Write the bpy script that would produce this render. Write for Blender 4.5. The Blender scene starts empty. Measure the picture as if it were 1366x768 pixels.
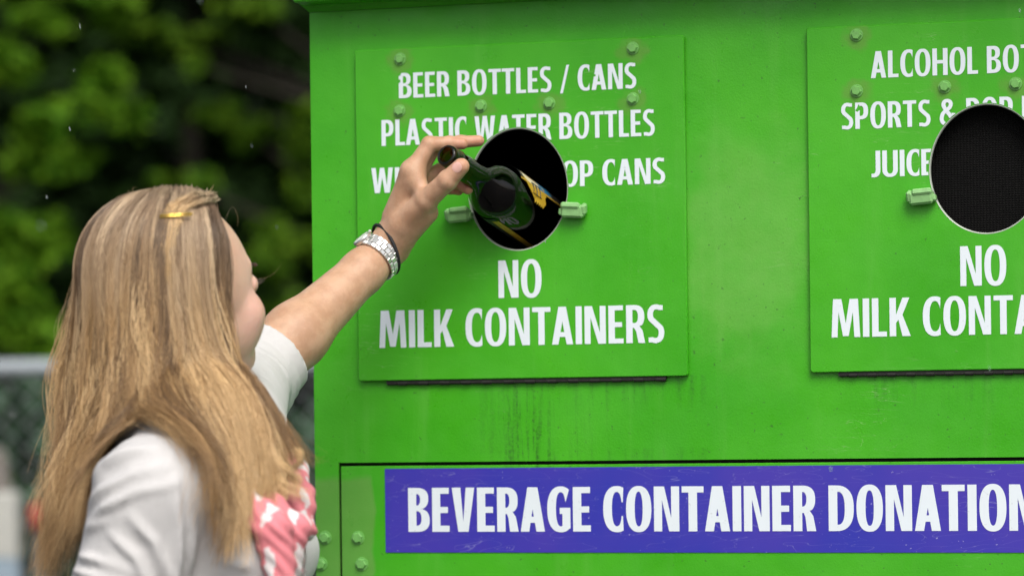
import bpy, math, random
import numpy as np
from mathutils import Vector, Matrix
rad = math.radians
random.seed(4)
rng = np.random.default_rng(11)
scene = bpy.context.scene
COL = scene.collection
CAM = np.array((1.3074, -4.1279, 1.3800))          # the camera stands about 4.3 m in front of the bin
AX_R = np.array((0.9523, 0.3052, 0.0000))         # direction across the lot
AX_D = np.array((-0.3052, 0.9523, 0.0000))         # direction away from the camera
UP = np.array((0., 0., 1.))

# ------------------------------------------------------------------ helpers
def link(o, parent=None):
    COL.objects.link(o)
    if parent is not None:
        o.parent = parent
        o.matrix_parent_inverse = Matrix.Translation(parent.location).inverted()
    return o

def mesh_np(name, verts, faces, mat=None, parent=None, smooth=False, attrs=None):
    """verts (n,3); faces (m,k) array or list of arrays of equal-size polygons / list of lists"""
    me = bpy.data.meshes.new(name)
    verts = np.asarray(verts, dtype=np.float32)
    if isinstance(faces, np.ndarray):
        faces = [faces]
    elif len(faces) and not isinstance(faces[0], np.ndarray):
        d = {}
        for f in faces:
            d.setdefault(len(f), []).append(f)
        faces = [np.array(v) for v in d.values()]
    tot = np.concatenate([np.full(len(f), f.shape[1], np.int32) for f in faces])
    loops = np.concatenate([f.ravel() for f in faces]).astype(np.int32)
    me.vertices.add(len(verts)); me.vertices.foreach_set('co', verts.ravel())
    me.loops.add(len(loops)); me.loops.foreach_set('vertex_index', loops)
    me.polygons.add(len(tot))
    st = np.zeros(len(tot), np.int32); st[1:] = np.cumsum(tot)[:-1]
    me.polygons.foreach_set('loop_start', st)
    me.polygons.foreach_set('loop_total', tot)
    me.polygons.foreach_set('use_smooth', np.full(len(tot), bool(smooth)))
    if attrs:
        for k, a in attrs.items():
            at = me.attributes.new(k, 'FLOAT_COLOR', 'POINT')
            at.data.foreach_set('color', np.asarray(a, dtype=np.float32).ravel())
    me.update(calc_edges=True); me.validate()
    if mat is not None:
        me.materials.append(mat)
    o = bpy.data.objects.new(name, me)
    return link(o, parent)

class MB:
    """collects simple solids into one mesh"""
    def __init__(s): s.v = []; s.f = []
    def add(s, v, f):
        n = len(s.v); s.v += [tuple(map(float, p)) for p in v]; s.f += [[i + n for i in q] for q in f]
    def box(s, lo, hi, b=0.0):
        x0, y0, z0 = lo; x1, y1, z1 = hi
        if b <= 0:
            s.add([(x0,y0,z0),(x1,y0,z0),(x1,y1,z0),(x0,y1,z0),(x0,y0,z1),(x1,y0,z1),(x1,y1,z1),(x0,y1,z1)],
                  [(0,3,2,1),(4,5,6,7),(0,1,5,4),(1,2,6,5),(2,3,7,6),(3,0,4,7)])
        else:
            s.obox(((x0+x1)/2,(y0+y1)/2,(z0+z1)/2), (1,0,0), (0,1,0), (0,0,1), ((x1-x0)/2,(y1-y0)/2,(z1-z0)/2), b)
    def obox(s, c, ax, ay, az, h, b=0.0):
        c = np.array(c, float); A = [np.array(a, float) for a in (ax, ay, az)]
        h = np.array(h, float); b = min(b, h.min()*0.95)
        v = []; idx = {}
        for sx in (-1,1):
            for sy in (-1,1):
                for sz in (-1,1):
                    for k in range(3):
                        q = h.copy(); q -= b; q[k] += b
                        p = c + A[0]*sx*q[0] + A[1]*sy*q[1] + A[2]*sz*q[2]
                        idx[(sx,sy,sz,k)] = len(v); v.append(p)
        f = []
        def o(q, n):
            P = [v[i] for i in q]
            nn = np.cross(P[1]-P[0], P[2]-P[0])
            return q if nn @ n > 0 else q[::-1]
        for k in range(3):
            i, j = [(1,2),(0,2),(0,1)][k]
            for sg in (-1,1):
                q = []
                for (a, bb) in ((-1,-1),(1,-1),(1,1),(-1,1)):
                    t = [0,0,0]; t[k] = sg; t[i] = a; t[j] = bb
                    q.append(idx[(*t, k)])
                f.append(o(q, A[k]*sg))
        for k in range(3):          # edges along axis k
            i, j = [(1,2),(0,2),(0,1)][k]
            for a in (-1,1):
                for bb in (-1,1):
                    t0 = [0,0,0]; t0[k] = -1; t0[i] = a; t0[j] = bb
                    t1 = list(t0); t1[k] = 1
                    q = [idx[(*t0,i)], idx[(*t1,i)], idx[(*t1,j)], idx[(*t0,j)]]
                    f.append(o(q, A[i]*a + A[j]*bb))
        for sx in (-1,1):
            for sy in (-1,1):
                for sz in (-1,1):
                    q = [idx[(sx,sy,sz,k)] for k in range(3)]
                    f.append(o(q, A[0]*sx+A[1]*sy+A[2]*sz))
        s.add(v, f)
    def tube(s, pts, rads, n=8, cap=True):
        pts = [np.array(p, float) for p in pts]
        if np.isscalar(rads): rads = [rads]*len(pts)
        v = []; f = []
        t0 = pts[1]-pts[0]; t0 /= np.linalg.norm(t0)
        a = np.cross(t0, UP if abs(t0[2]) < .9 else np.array((1.,0,0))); a /= np.linalg.norm(a)
        for i, p in enumerate(pts):
            t = pts[min(i+1,len(pts)-1)] - pts[max(i-1,0)]; t /= np.linalg.norm(t)+1e-12
            a = a - t*(a@t); a /= np.linalg.norm(a); b = np.cross(t, a)
            for k in range(n):
                w = 2*math.pi*k/n
                v.append(p + rads[i]*(a*math.cos(w)+b*math.sin(w)))
        for i in range(len(pts)-1):
            for k in range(n):
                k2 = (k+1) % n
                f.append((i*n+k, i*n+k2, (i+1)*n+k2, (i+1)*n+k))
        if cap:
            f.append(tuple(range(n-1,-1,-1))); f.append(tuple((len(pts)-1)*n+k for k in range(n)))
        s.add(v, f)
    def lathe(s, org, axis, prof, n=40, ref=None, closed_ends=False):
        org = np.array(org, float); t = np.array(axis, float); t /= np.linalg.norm(t)
        a = np.cross(t, UP if abs(t[2]) < .9 else np.array((1.,0,0))); a /= np.linalg.norm(a); b = np.cross(t, a)
        v = []; f = []
        for (d, r) in prof:
            for k in range(n):
                w = 2*math.pi*k/n
                v.append(org + t*d + r*(a*math.cos(w)+b*math.sin(w)))
        for i in range(len(prof)-1):
            for k in range(n):
                k2 = (k+1) % n
                f.append((i*n+k, i*n+k2, (i+1)*n+k2, (i+1)*n+k))
        if closed_ends:
            f.append(tuple(range(n-1,-1,-1))); f.append(tuple((len(prof)-1)*n+k for k in range(n)))
        s.add(v, f)
    def build(s, name, mat, parent=None, smooth=False):
        return mesh_np(name, s.v, s.f, mat, parent, smooth)

def empty(name, loc):
    o = bpy.data.objects.new(name, None); o.location = loc; o.empty_display_size = .1
    return link(o)

def tag(o, label=None, cat=None, group=None, kind=None):
    if label: o['label'] = label
    if cat: o['category'] = cat
    if group: o['group'] = group
    if kind: o['kind'] = kind
    return o

# ------------------------------------------------------------------ materials
class NT:
    def __init__(s, name):
        s.m = bpy.data.materials.new(name); s.m.use_nodes = True
        s.t = s.m.node_tree; s.b = s.t.nodes['Principled BSDF']; s.N = s.t.nodes; s.L = s.t.links
    def n(s, typ, **kw):
        o = s.N.new(typ)
        for k, v in kw.items(): setattr(o, k, v)
        return o
    def set(s, node, **kw):
        for k, v in kw.items():
            k = k.replace('_', ' ')
            s.inp(node, k, v)
        return node
    def inp(s, node, k, v):
        i = node.inputs[k]
        if hasattr(v, 'is_linked') or isinstance(v, bpy.types.NodeSocket): s.L.new(v, i)
        else: i.default_value = v
    def math(s, op, a, b=None, c=None, clamp=False):
        o = s.n('ShaderNodeMath', operation=op, use_clamp=clamp)
        for i, x in enumerate((a, b, c)):
            if x is None: continue
            s.inp(o, i, x)
        return o.outputs[0]
    def mix(s, fac, a, b, mode='MIX'):
        o = s.n('ShaderNodeMix', data_type='RGBA', blend_type=mode)
        s.inp(o, 0, fac); s.inp(o, 6, a); s.inp(o, 7, b)
        return o.outputs[2]
    def pos(s):
        return s.n('ShaderNodeNewGeometry').outputs['Position']
    def mapv(s, vec, scale=(1,1,1), loc=(0,0,0), rot=(0,0,0)):
        o = s.n('ShaderNodeMapping'); s.L.new(vec, o.inputs['Vector'])
        o.inputs['Scale'].default_value = scale; o.inputs['Location'].default_value = loc; o.inputs['Rotation'].default_value = rot
        return o.outputs[0]
    def noise(s, vec, scale=5, detail=4, rough=.55, dist=0):
        o = s.n('ShaderNodeTexNoise'); s.L.new(vec, o.inputs['Vector'])
        s.set(o, Scale=scale, Detail=detail, Roughness=rough, Distortion=dist)
        return o.outputs[0]
    def ramp(s, fac, stops):
        o = s.n('ShaderNodeValToRGB'); s.L.new(fac, o.inputs[0])
        e = o.color_ramp.elements
        while len(e) < len(stops): e.new(.5)
        for i, (p, c) in enumerate(stops):
            e[i].position = p; e[i].color = c if len(c) == 4 else (*c, 1)
        return o.outputs[0]
    def sstep(s, x, lo, hi):
        o = s.n('ShaderNodeMapRange', interpolation_type='SMOOTHSTEP')
        s.inp(o, 0, x); o.inputs[1].default_value = lo; o.inputs[2].default_value = hi
        return o.outputs[0]
    def bump(s, h, strength=.3, dist=.002):
        o = s.n('ShaderNodeBump'); s.L.new(h, o.inputs['Height'])
        o.inputs['Strength'].default_value = strength; o.inputs['Distance'].default_value = dist
        s.L.new(o.outputs[0], s.b.inputs['Normal'])
    def out(s, **kw):
        for k, v in kw.items():
            s.inp(s.b, k.replace('_', ' '), v)
        return s.m

def simple(name, col, rough=.5, metal=0., var=.12, scale=40, spec=.5):
    t = NT(name)
    f = t.noise(t.pos(), scale, 4)
    c = t.mix(f, tuple(x*(1-var) for x in col)+(1,), tuple(min(1, x*(1+var)) for x in col)+(1,))
    return t.out(Base_Color=c, Roughness=rough, Metallic=metal, Specular_IOR_Level=spec)

GREEN = (.049, .382, .008)
def green_paint(name, faded=(), stains=(), patch=False, tone=1.0, weave=True):
    t = NT(name); P = t.pos()
    sep = t.n('ShaderNodeSeparateXYZ'); t.L.new(P, sep.inputs[0]); X, Y, Z = sep.outputs
    g = tuple(c*tone for c in GREEN)
    base = t.mix(t.sstep(t.noise(P, 3.2, 5, .6), .3, .72), (g[0]*.8, g[1]*.88, g[2]*.7, 1), (g[0]*1.35, g[1]*1.09, g[2]*1.7, 1))
    # chalky wiped streaks
    st = t.noise(t.mapv(P, (26, 26, 2.2)), 1, 5, .62)
    base = t.mix(t.math('MULTIPLY', t.sstep(st, .53, .8), .3), base, (.15, .47, .075, 1))
    # soft sheen between the two plates, painted into the wall colour as a pale cloud
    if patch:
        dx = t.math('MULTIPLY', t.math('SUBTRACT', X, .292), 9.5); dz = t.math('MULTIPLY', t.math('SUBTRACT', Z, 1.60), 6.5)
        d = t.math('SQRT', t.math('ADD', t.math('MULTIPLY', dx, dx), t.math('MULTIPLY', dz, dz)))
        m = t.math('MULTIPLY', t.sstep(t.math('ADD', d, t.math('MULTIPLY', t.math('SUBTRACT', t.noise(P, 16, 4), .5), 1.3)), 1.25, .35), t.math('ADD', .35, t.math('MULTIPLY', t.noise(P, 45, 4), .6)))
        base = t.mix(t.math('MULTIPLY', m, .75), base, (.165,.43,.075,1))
    # small specks and chips
    vo = t.noise(P, 190, 2, .5)
    base = t.mix(t.math('MULTIPLY', t.sstep(vo, .70, .76), .65), base, (.035, .1, .02, 1))
    # thin scratches
    sc = t.noise(t.mapv(P, (9, 9, 90), rot=(0, .5, 0)), 1, 3, .5, .6)
    sm = t.math('MULTIPLY', t.sstep(t.math('ABSOLUTE', t.math('SUBTRACT', sc, .5)), .006, .0), t.sstep(t.noise(P, 5, 2), .55, .65))
    base = t.mix(t.math('MULTIPLY', sm, .4), base, (.3, .5, .2, 1))
    # worn, yellowed halos round bolts
    if faded:
        acc = None
        wob = t.math('MULTIPLY', t.math('SUBTRACT', t.noise(P, 60, 3), .5), .012)
        for (bx, bz) in faded:
            dx = t.math('MULTIPLY', t.math('SUBTRACT', X, bx), .85); dz = t.math('SUBTRACT', Z, bz - .003)
            d = t.math('SQRT', t.math('ADD', t.math('MULTIPLY', dx, dx), t.math('MULTIPLY', dz, dz)))
            h = t.sstep(t.math('ADD', d, t.math('MULTIPLY', wob, 2.2)), .021, .009)
            acc = h if acc is None else t.math('MAXIMUM', acc, h)
        base = t.mix(t.math('MULTIPLY', acc, .55), base, (.135, .27, .045, 1))
    for (x0, x1, z0, z1, amt) in stains:      # black mildew runs
        mx = t.math('MULTIPLY', t.sstep(X, x0, x0+.05), t.sstep(X, x1, x1-.05))
        mz = t.math('MULTIPLY', t.sstep(Z, z0-.03, z0+.01), t.sstep(Z, z1+.002, z1-.002))
        run = t.noise(t.mapv(P, (85, 85, 5)), 1, 6, .72)
        gr = t.noise(P, 240, 3, .6)
        m = t.math('MULTIPLY', t.math('MULTIPLY', mx, mz), t.math('MULTIPLY', t.sstep(run, .46, .66), t.math('ADD', .35, t.math('MULTIPLY', t.sstep(gr, .42, .6), .65))))
        base = t.mix(t.math('MULTIPLY', m, amt), base, (.018, .05, .014, 1))
    if patch:                                   # duller touch-up paint beside the door seam
        wob = t.math('MULTIPLY', t.math('SUBTRACT', t.noise(P, 13, 4), .5), .03)
        m = t.math('MULTIPLY', t.sstep(t.math('ADD', X, wob), -.206, -.213), t.sstep(t.math('ADD', Z, wob), 1.318, 1.306))
        base = t.mix(t.math('MULTIPLY', m, .85), base, t.mix(t.noise(P, 30, 4), (.085, .30, .035, 1), (.135, .335, .06, 1)))
    rough = t.math('ADD', .24, t.math('MULTIPLY', t.sstep(t.noise(P, 11, 5, .65), .3, .7), .30))
    h = t.math('ADD', t.math('MULTIPLY', t.noise(P, 420, 2), .5), t.math('MULTIPLY', t.noise(P, 7, 3), 7.0))
    t.bump(h, .25, .0016)
    return t.out(Base_Color=base, Roughness=rough, Specular_IOR_Level=.42)

def vinyl(name, col, chips=(), var=.04):
    t = NT(name); P = t.pos()
    base = t.mix(t.noise(P, 25, 4), tuple(c*(1-var) for c in col)+(1,), tuple(min(1,c*(1+var)) for c in col)+(1,))
    base = t.mix(t.math('MULTIPLY', t.sstep(t.noise(P, 230, 3), .66, .74), .3), base, (.3, .33, .32, 1))
    sep = t.n('ShaderNodeSeparateXYZ'); t.L.new(P, sep.inputs[0])
    wob = t.math('MULTIPLY', t.math('SUBTRACT', t.noise(P, 300, 3), .5), .008)
    for (bx, bz, r) in chips:
        dx = t.math('SUBTRACT', sep.outputs[0], bx); dz = t.math('SUBTRACT', sep.outputs[2], bz)
        d = t.math('ADD', t.math('SQRT', t.math('ADD', t.math('MULTIPLY', dx, dx), t.math('MULTIPLY', dz, dz))), wob)
        base = t.mix(t.sstep(d, r, r*.8), base, (*GREEN, 1))
    return t.out(Base_Color=base, Roughness=.42)

# ------------------------------------------------------------------ lettering: a condensed bold sans drawn here
def sup(cx, cy, a, b, a0, a1, n=26, e=2.35):
    r = []
    for i in range(n+1):
        w = math.radians(a0 + (a1-a0)*i/n); c, s = math.cos(w), math.sin(w)
        r.append((cx + a*math.copysign(abs(c)**(2/e), c), cy + b*math.copysign(abs(s)**(2/e), s)))
    return r
def ribbon(path, th):
    P = [np.array(p, float) for p in path]; L = []; R = []
    for i, p in enumerate(P):
        t = P[min(i+1, len(P)-1)] - P[max(i-1, 0)]; t /= np.linalg.norm(t); nn = np.array((-t[1], t[0]))
        h = th(i/(len(P)-1))/2
        L.append(tuple(p+nn*h)); R.append(tuple(p-nn*h))
    return L + R[::-1]
def glyph(ch, w, h):
    """outlines (even-odd) and advance width, cap height 1"""
    g = w - .16
    if ch == ' ': return [], .17
    if ch == 'I': return [[(0,0),(w,0),(w,1),(0,1)]], w
    if ch == 'L': W = .36+g; return [[(0,0),(W,0),(W,h),(w,h),(w,1),(0,1)]], W
    if ch in 'E': 
        W = .375+g; m = .5+h/2-.005
        return [[(0,0),(W,0),(W,h),(w,h),(w,m-h),(W-.035,m-h),(W-.035,m),(w,m),(w,1-h),(W-.01,1-h),(W-.01,1),(0,1)]], W
    if ch == 'T': W = .46+g; c = W/2; return [[(c-w/2,0),(c+w/2,0),(c+w/2,1-h),(W,1-h),(W,1),(0,1),(0,1-h),(c-w/2,1-h)]], W
    if ch == 'H': W = .52+g; m = .5; return [[(0,0),(w,0),(w,m-h/2),(W-w,m-h/2),(W-w,0),(W,0),(W,1),(W-w,1),(W-w,m+h/2),(w,m+h/2),(w,1),(0,1)]], W
    if ch == 'N': W = .53+g*1.3; v = w*.94; d = w*1.2; return [[(0,0),(v,0),(v,.70),(W-d,0),(W,0),(W,1),(W-v,1),(W-v,.30),(d,1),(0,1)]], W
    if ch == 'M':
        W = .70+g; c = W/2; d = w*1.3
        return [[(0,0),(w*.92,0),(w*.92+.03,.66),(c-.07,.03),(c+.07,.03),(W-w*.92-.03,.66),(W-w*.92,0),(W,0),(W-.045,1),(W-.045-d,1),(c,.36),(.045+d,1),(.045,1)]], W
    if ch == 'V': W = .50+g; c = W/2; return [[(0,1),(w*1.05,1),(c,.23),(W-w*1.05,1),(W,1),(c+w*.62,0),(c-w*.62,0)]], W
    if ch == 'W':
        W = .76+g; c = W/2; x1 = .27*W; x2 = W-x1; q = w*.56
        return [[(0,1),(w,1),(x1+.012,.30),(c-q*.85,1),(c+q*.85,1),(x2-.012,.30),(W-w,1),(W,1),(x2+q,0),(x2-q,0),(c,.62),(x1+q,0),(x1-q,0)]], W
    if ch == 'A':
        W = .53+g; c = W/2; k = w*.60; m = c-k; xi = lambda y: w*1.02 + y*m; ya = (c-w*1.02)/m; b0 = .2
        return [[(0,0),(w*1.02,0),(xi(b0),b0),(W-xi(b0),b0),(W-w*1.02,0),(W,0),(c+k,1),(c-k,1)], [(xi(b0+h),b0+h),(W-xi(b0+h),b0+h),(c,max(ya,b0+h+.1))]], W
    if ch == 'K': W = .50+g; return [[(0,0),(w,0),(w,.34),(w+.055,.43),(W-w*1.2,0),(W+.01,0),(w+.155,.555),(W-.015,1),(W-w*1.16,1),(w,.56),(w,1),(0,1)]], W
    if ch == '/': return [[(0,-.08),(.1,-.08),(.34,1.03),(.24,1.03)]], .34
    if ch == 'O':
        W = .54+g*1.1; c = W/2
        return [sup(c,.5,c,.515,0,360,64)[:-1], sup(c,.5,c-w*1.02,.515-h*.92,0,360,64)[:-1]], W
    if ch in 'CG':
        W = (.43 if ch == 'C' else .50)+g; a = .295+g*.55
        o = [p for p in sup(a,.5,a,.515,30,330,70) if p[0] <= W-.0 or abs(p[1]-.5) < .3]
        i = [p for p in sup(a,.5,a-w*1.03,.515-h*.95,20,340,70)]
        o = [p for p in o if p[0] <= W]
        if ch == 'C':
            i = [p for p in i if p[0] <= W-.012]
            return [[(W,o[0][1])] + o + [(W,o[-1][1]), (W-.012,i[-1][1])] + i[::-1] + [(W-.012,i[0][1])]], W
        o = [p for p in o if not (p[0] > W-.02)]
        i = [p for p in i if p[0] <= W-w*.98]
        ti = [p for p in sup(a,.5,a-w*1.03,.515-h*.95,20,340,70) if p[0] <= W-.03 and p[1] > .6]
        i = ti + [p for p in i if p[1] <= .6]
        return [[(W-.03,o[0][1]-.01)] + o + [(W,.07),(W,.535),(W*.54,.535),(W*.54,.535-h),(W-w*.95,.535-h),(W-w*.95,i[-1][1]+.02)] + i[::-1]], W
    if ch == 'D':
        W = .52+g; s = .16
        o = [(0,0)] + sup(s,.5,W-s,.5,-90,90,40,2.5) + [(0,1)]
        si = max(s, w+.004); i = [(w,h)] + sup(si,.5,W-si-w*1.02,.5-h,-90,90,40,2.5) + [(w,1-h)]
        return [o, i], W
    if ch in 'PR':
        W = .455+g; s = .2; y0 = .40 if ch == 'R' else .36; cy = (1+y0)/2; b = (1-y0)/2
        arc = sup(s,cy,W-.005-s,b,-90,90,30,2.5)
        s = max(s, w+.004); hole = [(w,y0+h)] + sup(s,cy,W-.005-s-w*1.0,b-h,-90,90,24,2.4) + [(w,1-h)]
        if ch == 'P':
            return [[(0,0),(w,0),(w,y0)] + arc + [(0,1)], hole], W
        arc = [p for p in arc if not (p[1] < cy-.12 and p[0] < W*.8)]
        yb = .5-.045
        return [[(0,0),(w,0),(w,y0),(w+.035,y0),(W*.54,y0-.09),(W-w*.98,0),(W+.012,0),(W-.05,.33),(W-.13,yb-.005)] + [p for p in arc if p[1] > yb] + [(0,1)], hole], W
    if ch == 'B':
        W = .475+g; s = .2; m = .53
        lo = sup(s,m/2,W-s,m/2,-90,78,30,2.5); up = sup(s,(1+m)/2-.012,W-.03-s,(1-m)/2+.012,-74,90,30,2.5)
        h1 = [(w,h)] + sup(s,(m+.0)/2,W-s-w,m/2-h+.0,-90,90,22,2.4) + [(w,m-h)]
        y1 = m+h*.0; 
        s = max(s, w+.004)
        h1 = [(w,h)] + sup(s,(h+m-h*.42)/2,W-s-w,(m-h*.42-h)/2,-90,90,22,2.4) + [(w,m-h*.42)]
        h2 = [(w,m+h*.5)] + sup(s,(m+h*.5+1-h)/2,W-.03-s-w,(1-h-m-h*.5)/2,-90,90,22,2.4) + [(w,1-h)]
        return [[(0,0)] + lo + up + [(0,1)], h1, h2], W
    if ch == 'U':
        W = .52+g; c = W/2
        return [[(0,1)] + sup(c,.3,c,.315,180,360,36) + [(W,1),(W-w,1)] + sup(c,.3,c-w,.315-h,360,180,30) + [(w,1)]], W
    if ch == 'J':
        W = .30+g
        return [[(W-w,1)] + [(W-w,.28)] + sup(W-w-.09,.27,.09,.14,0,-80,12) + [(0,.13),(.0,-.01)] + sup(.05,.25,W-.05,.265,-75,0,16) + [(W,1)]], W
    if ch == 'S':
        W = .425+g*.9; t = (w+h)/2*.98; c = W/2; a = c-t/2+.005
        top = sup(c+.012,.745,a+.0,.27-t/2+.0,32,225,26,2.2)
        bot = sup(c-.008,.262,a,.275-t/2,45,-148,26,2.2)
        path = [(W-.055,.955-t*.40)] + [p for p in top if p[0] < W-.085 or p[1] < .745] + bot
        path = [(W-.04,1.005-t*.62)] + sup(c+.01,.742,a,.268-t/2,62,215,24,2.2) + sup(c-.01,.262,a,.275-t/2,38,-118,24,2.2) + [(.03,t*.60-.008)]
        return [ribbon(path, lambda u: t*(1.0 - .06*abs(2*u-1)))], W
    raise KeyError(ch)
AMP = [(.60,.0),(.50,.13),(.34,.40),(.19,.63),(.135,.78),(.17,.9),(.26,.935),(.35,.9),(.385,.8),(.345,.68),(.24,.575),(.12,.46),(.075,.3),(.09,.16),(.17,.07),(.27,.07),(.38,.15),(.45,.29),(.48,.46)]

def cut_hole(v, f, H):
    """drop what falls inside the round opening H = (x, z, half width, half height)"""
    cx, cz, a, b = H; m = 72
    E = [(cx+a*math.cos(2*math.pi*k/m), cz+b*math.sin(2*math.pi*k/m)) for k in range(m)]
    V = []; Fo = []
    def clip(poly, p, q, keep_left):
        out = []
        side = lambda t: ((q[0]-p[0])*(t[2]-p[1])-(q[1]-p[1])*(t[0]-p[0]))*(1 if keep_left else -1)
        for i in range(len(poly)):
            A, B = poly[i], poly[(i+1) % len(poly)]; sa, sb = side(A), side(B)
            if sa >= 0: out.append(A)
            if (sa > 0) != (sb > 0) and sa != sb:
                t = sa/(sa-sb); out.append(tuple(A[w]+(B[w]-A[w])*t for w in range(3)))
        return out
    for q in f:
        P = [v[i] for i in q]
        xs = [p[0] for p in P]; zs = [p[2] for p in P]
        if min(xs) > cx+a or max(xs) < cx-a or min(zs) > cz+b or max(zs) < cz-b:
            V += P; Fo.append(list(range(len(V)-len(P), len(V)))); continue
        rest = P
        for k in range(m):
            if len(rest) < 3: break
            o = clip(rest, E[k], E[(k+1) % m], False)
            if len(o) >= 3: V += o; Fo.append(list(range(len(V)-len(o), len(V))))
            rest = clip(rest, E[k], E[(k+1) % m], True)
    return V, Fo

def text_line(name, s, x0, x1, z0, zc, y, mat, parent, w=.157, h=.128, gap=.066, fit=None, slope=0., hole=None):
    """s set between x0 and x1 (of its first `fit` letters) on baseline z0 with cap top zc"""
    cap = zc - z0; pen = 0.; pieces = []; ends = []; amps = []
    for i, ch in enumerate(s):
        if ch == '&':
            amps.append(pen); wd = .60
        else:
            ol, wd = glyph(ch, w, h)
            for o in ol: pieces.append([(p[0]+pen, p[1]) for p in o])
        ends.append(pen+wd); pen += wd + gap
        if ch in 'LPTFVA' and i+1 < len(s) and s[i+1] in 'ATVW' and not (ch == 'A' and s[i+1] == 'A'): pen -= .035
    k = (x1-x0)/ends[(fit or len(s))-1]
    cu = bpy.data.curves.new(name, 'CURVE'); cu.dimensions = '2D'; cu.fill_mode = 'BOTH'
    for o in pieces:
        sp = cu.splines.new('POLY'); sp.points.add(len(o)-1); sp.use_cyclic_u = True
        for pt, p in zip(sp.points, o): pt.co = (x0 + p[0]*k, z0 + p[1]*cap + slope*p[0]*k, 0, 1)
    tmp = bpy.data.objects.new('tmp', cu); COL.objects.link(tmp)
    bpy.context.view_layer.update()
    me = bpy.data.meshes.new_from_object(tmp.evaluated_get(bpy.context.evaluated_depsgraph_get()))
    v = [(q.co.x, y, q.co.y) for q in me.vertices]; f = [list(p.vertices) for p in me.polygons]
    bpy.data.objects.remove(tmp); bpy.data.curves.remove(cu); bpy.data.meshes.remove(me)
    for a in amps:
        P = np.array(AMP); out = []
        for j in range(len(P)-1):
            for u in np.linspace(0, 1, 5)[:-1]:
                p0, p1, p2, p3 = P[max(j-1,0)], P[j], P[j+1], P[min(j+2,len(P)-1)]
                out.append(.5*(2*p1+(p2-p0)*u+(2*p0-5*p1+4*p2-p3)*u*u+(3*p1-p0-3*p2+p3)*u**3))
        out.append(P[-1]); rb = ribbon(out, lambda u: .135); n = len(out); b = len(v)
        for j, p in enumerate(rb):
            jj = j if j < n else 2*n-1-j
            v.append((x0+(p[0]+a)*k, y - .0006*jj/n, z0+p[1]*cap))
        f += [[b+j, b+j+1, b+2*n-2-j, b+2*n-1-j] for j in range(n-1)]
    if hole: v, f = cut_hole(v, f, hole)
    # face the viewer (towards -Y)
    ff = []
    for q in f:
        A, B, C = (np.array(v[q[i]]) for i in (0, 1, 2))
        nn = np.cross(B-A, C-A)
        ff.append(q if nn[1] < 0 else q[::-1])
    return mesh_np(name, v, ff, mat, parent)

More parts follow.
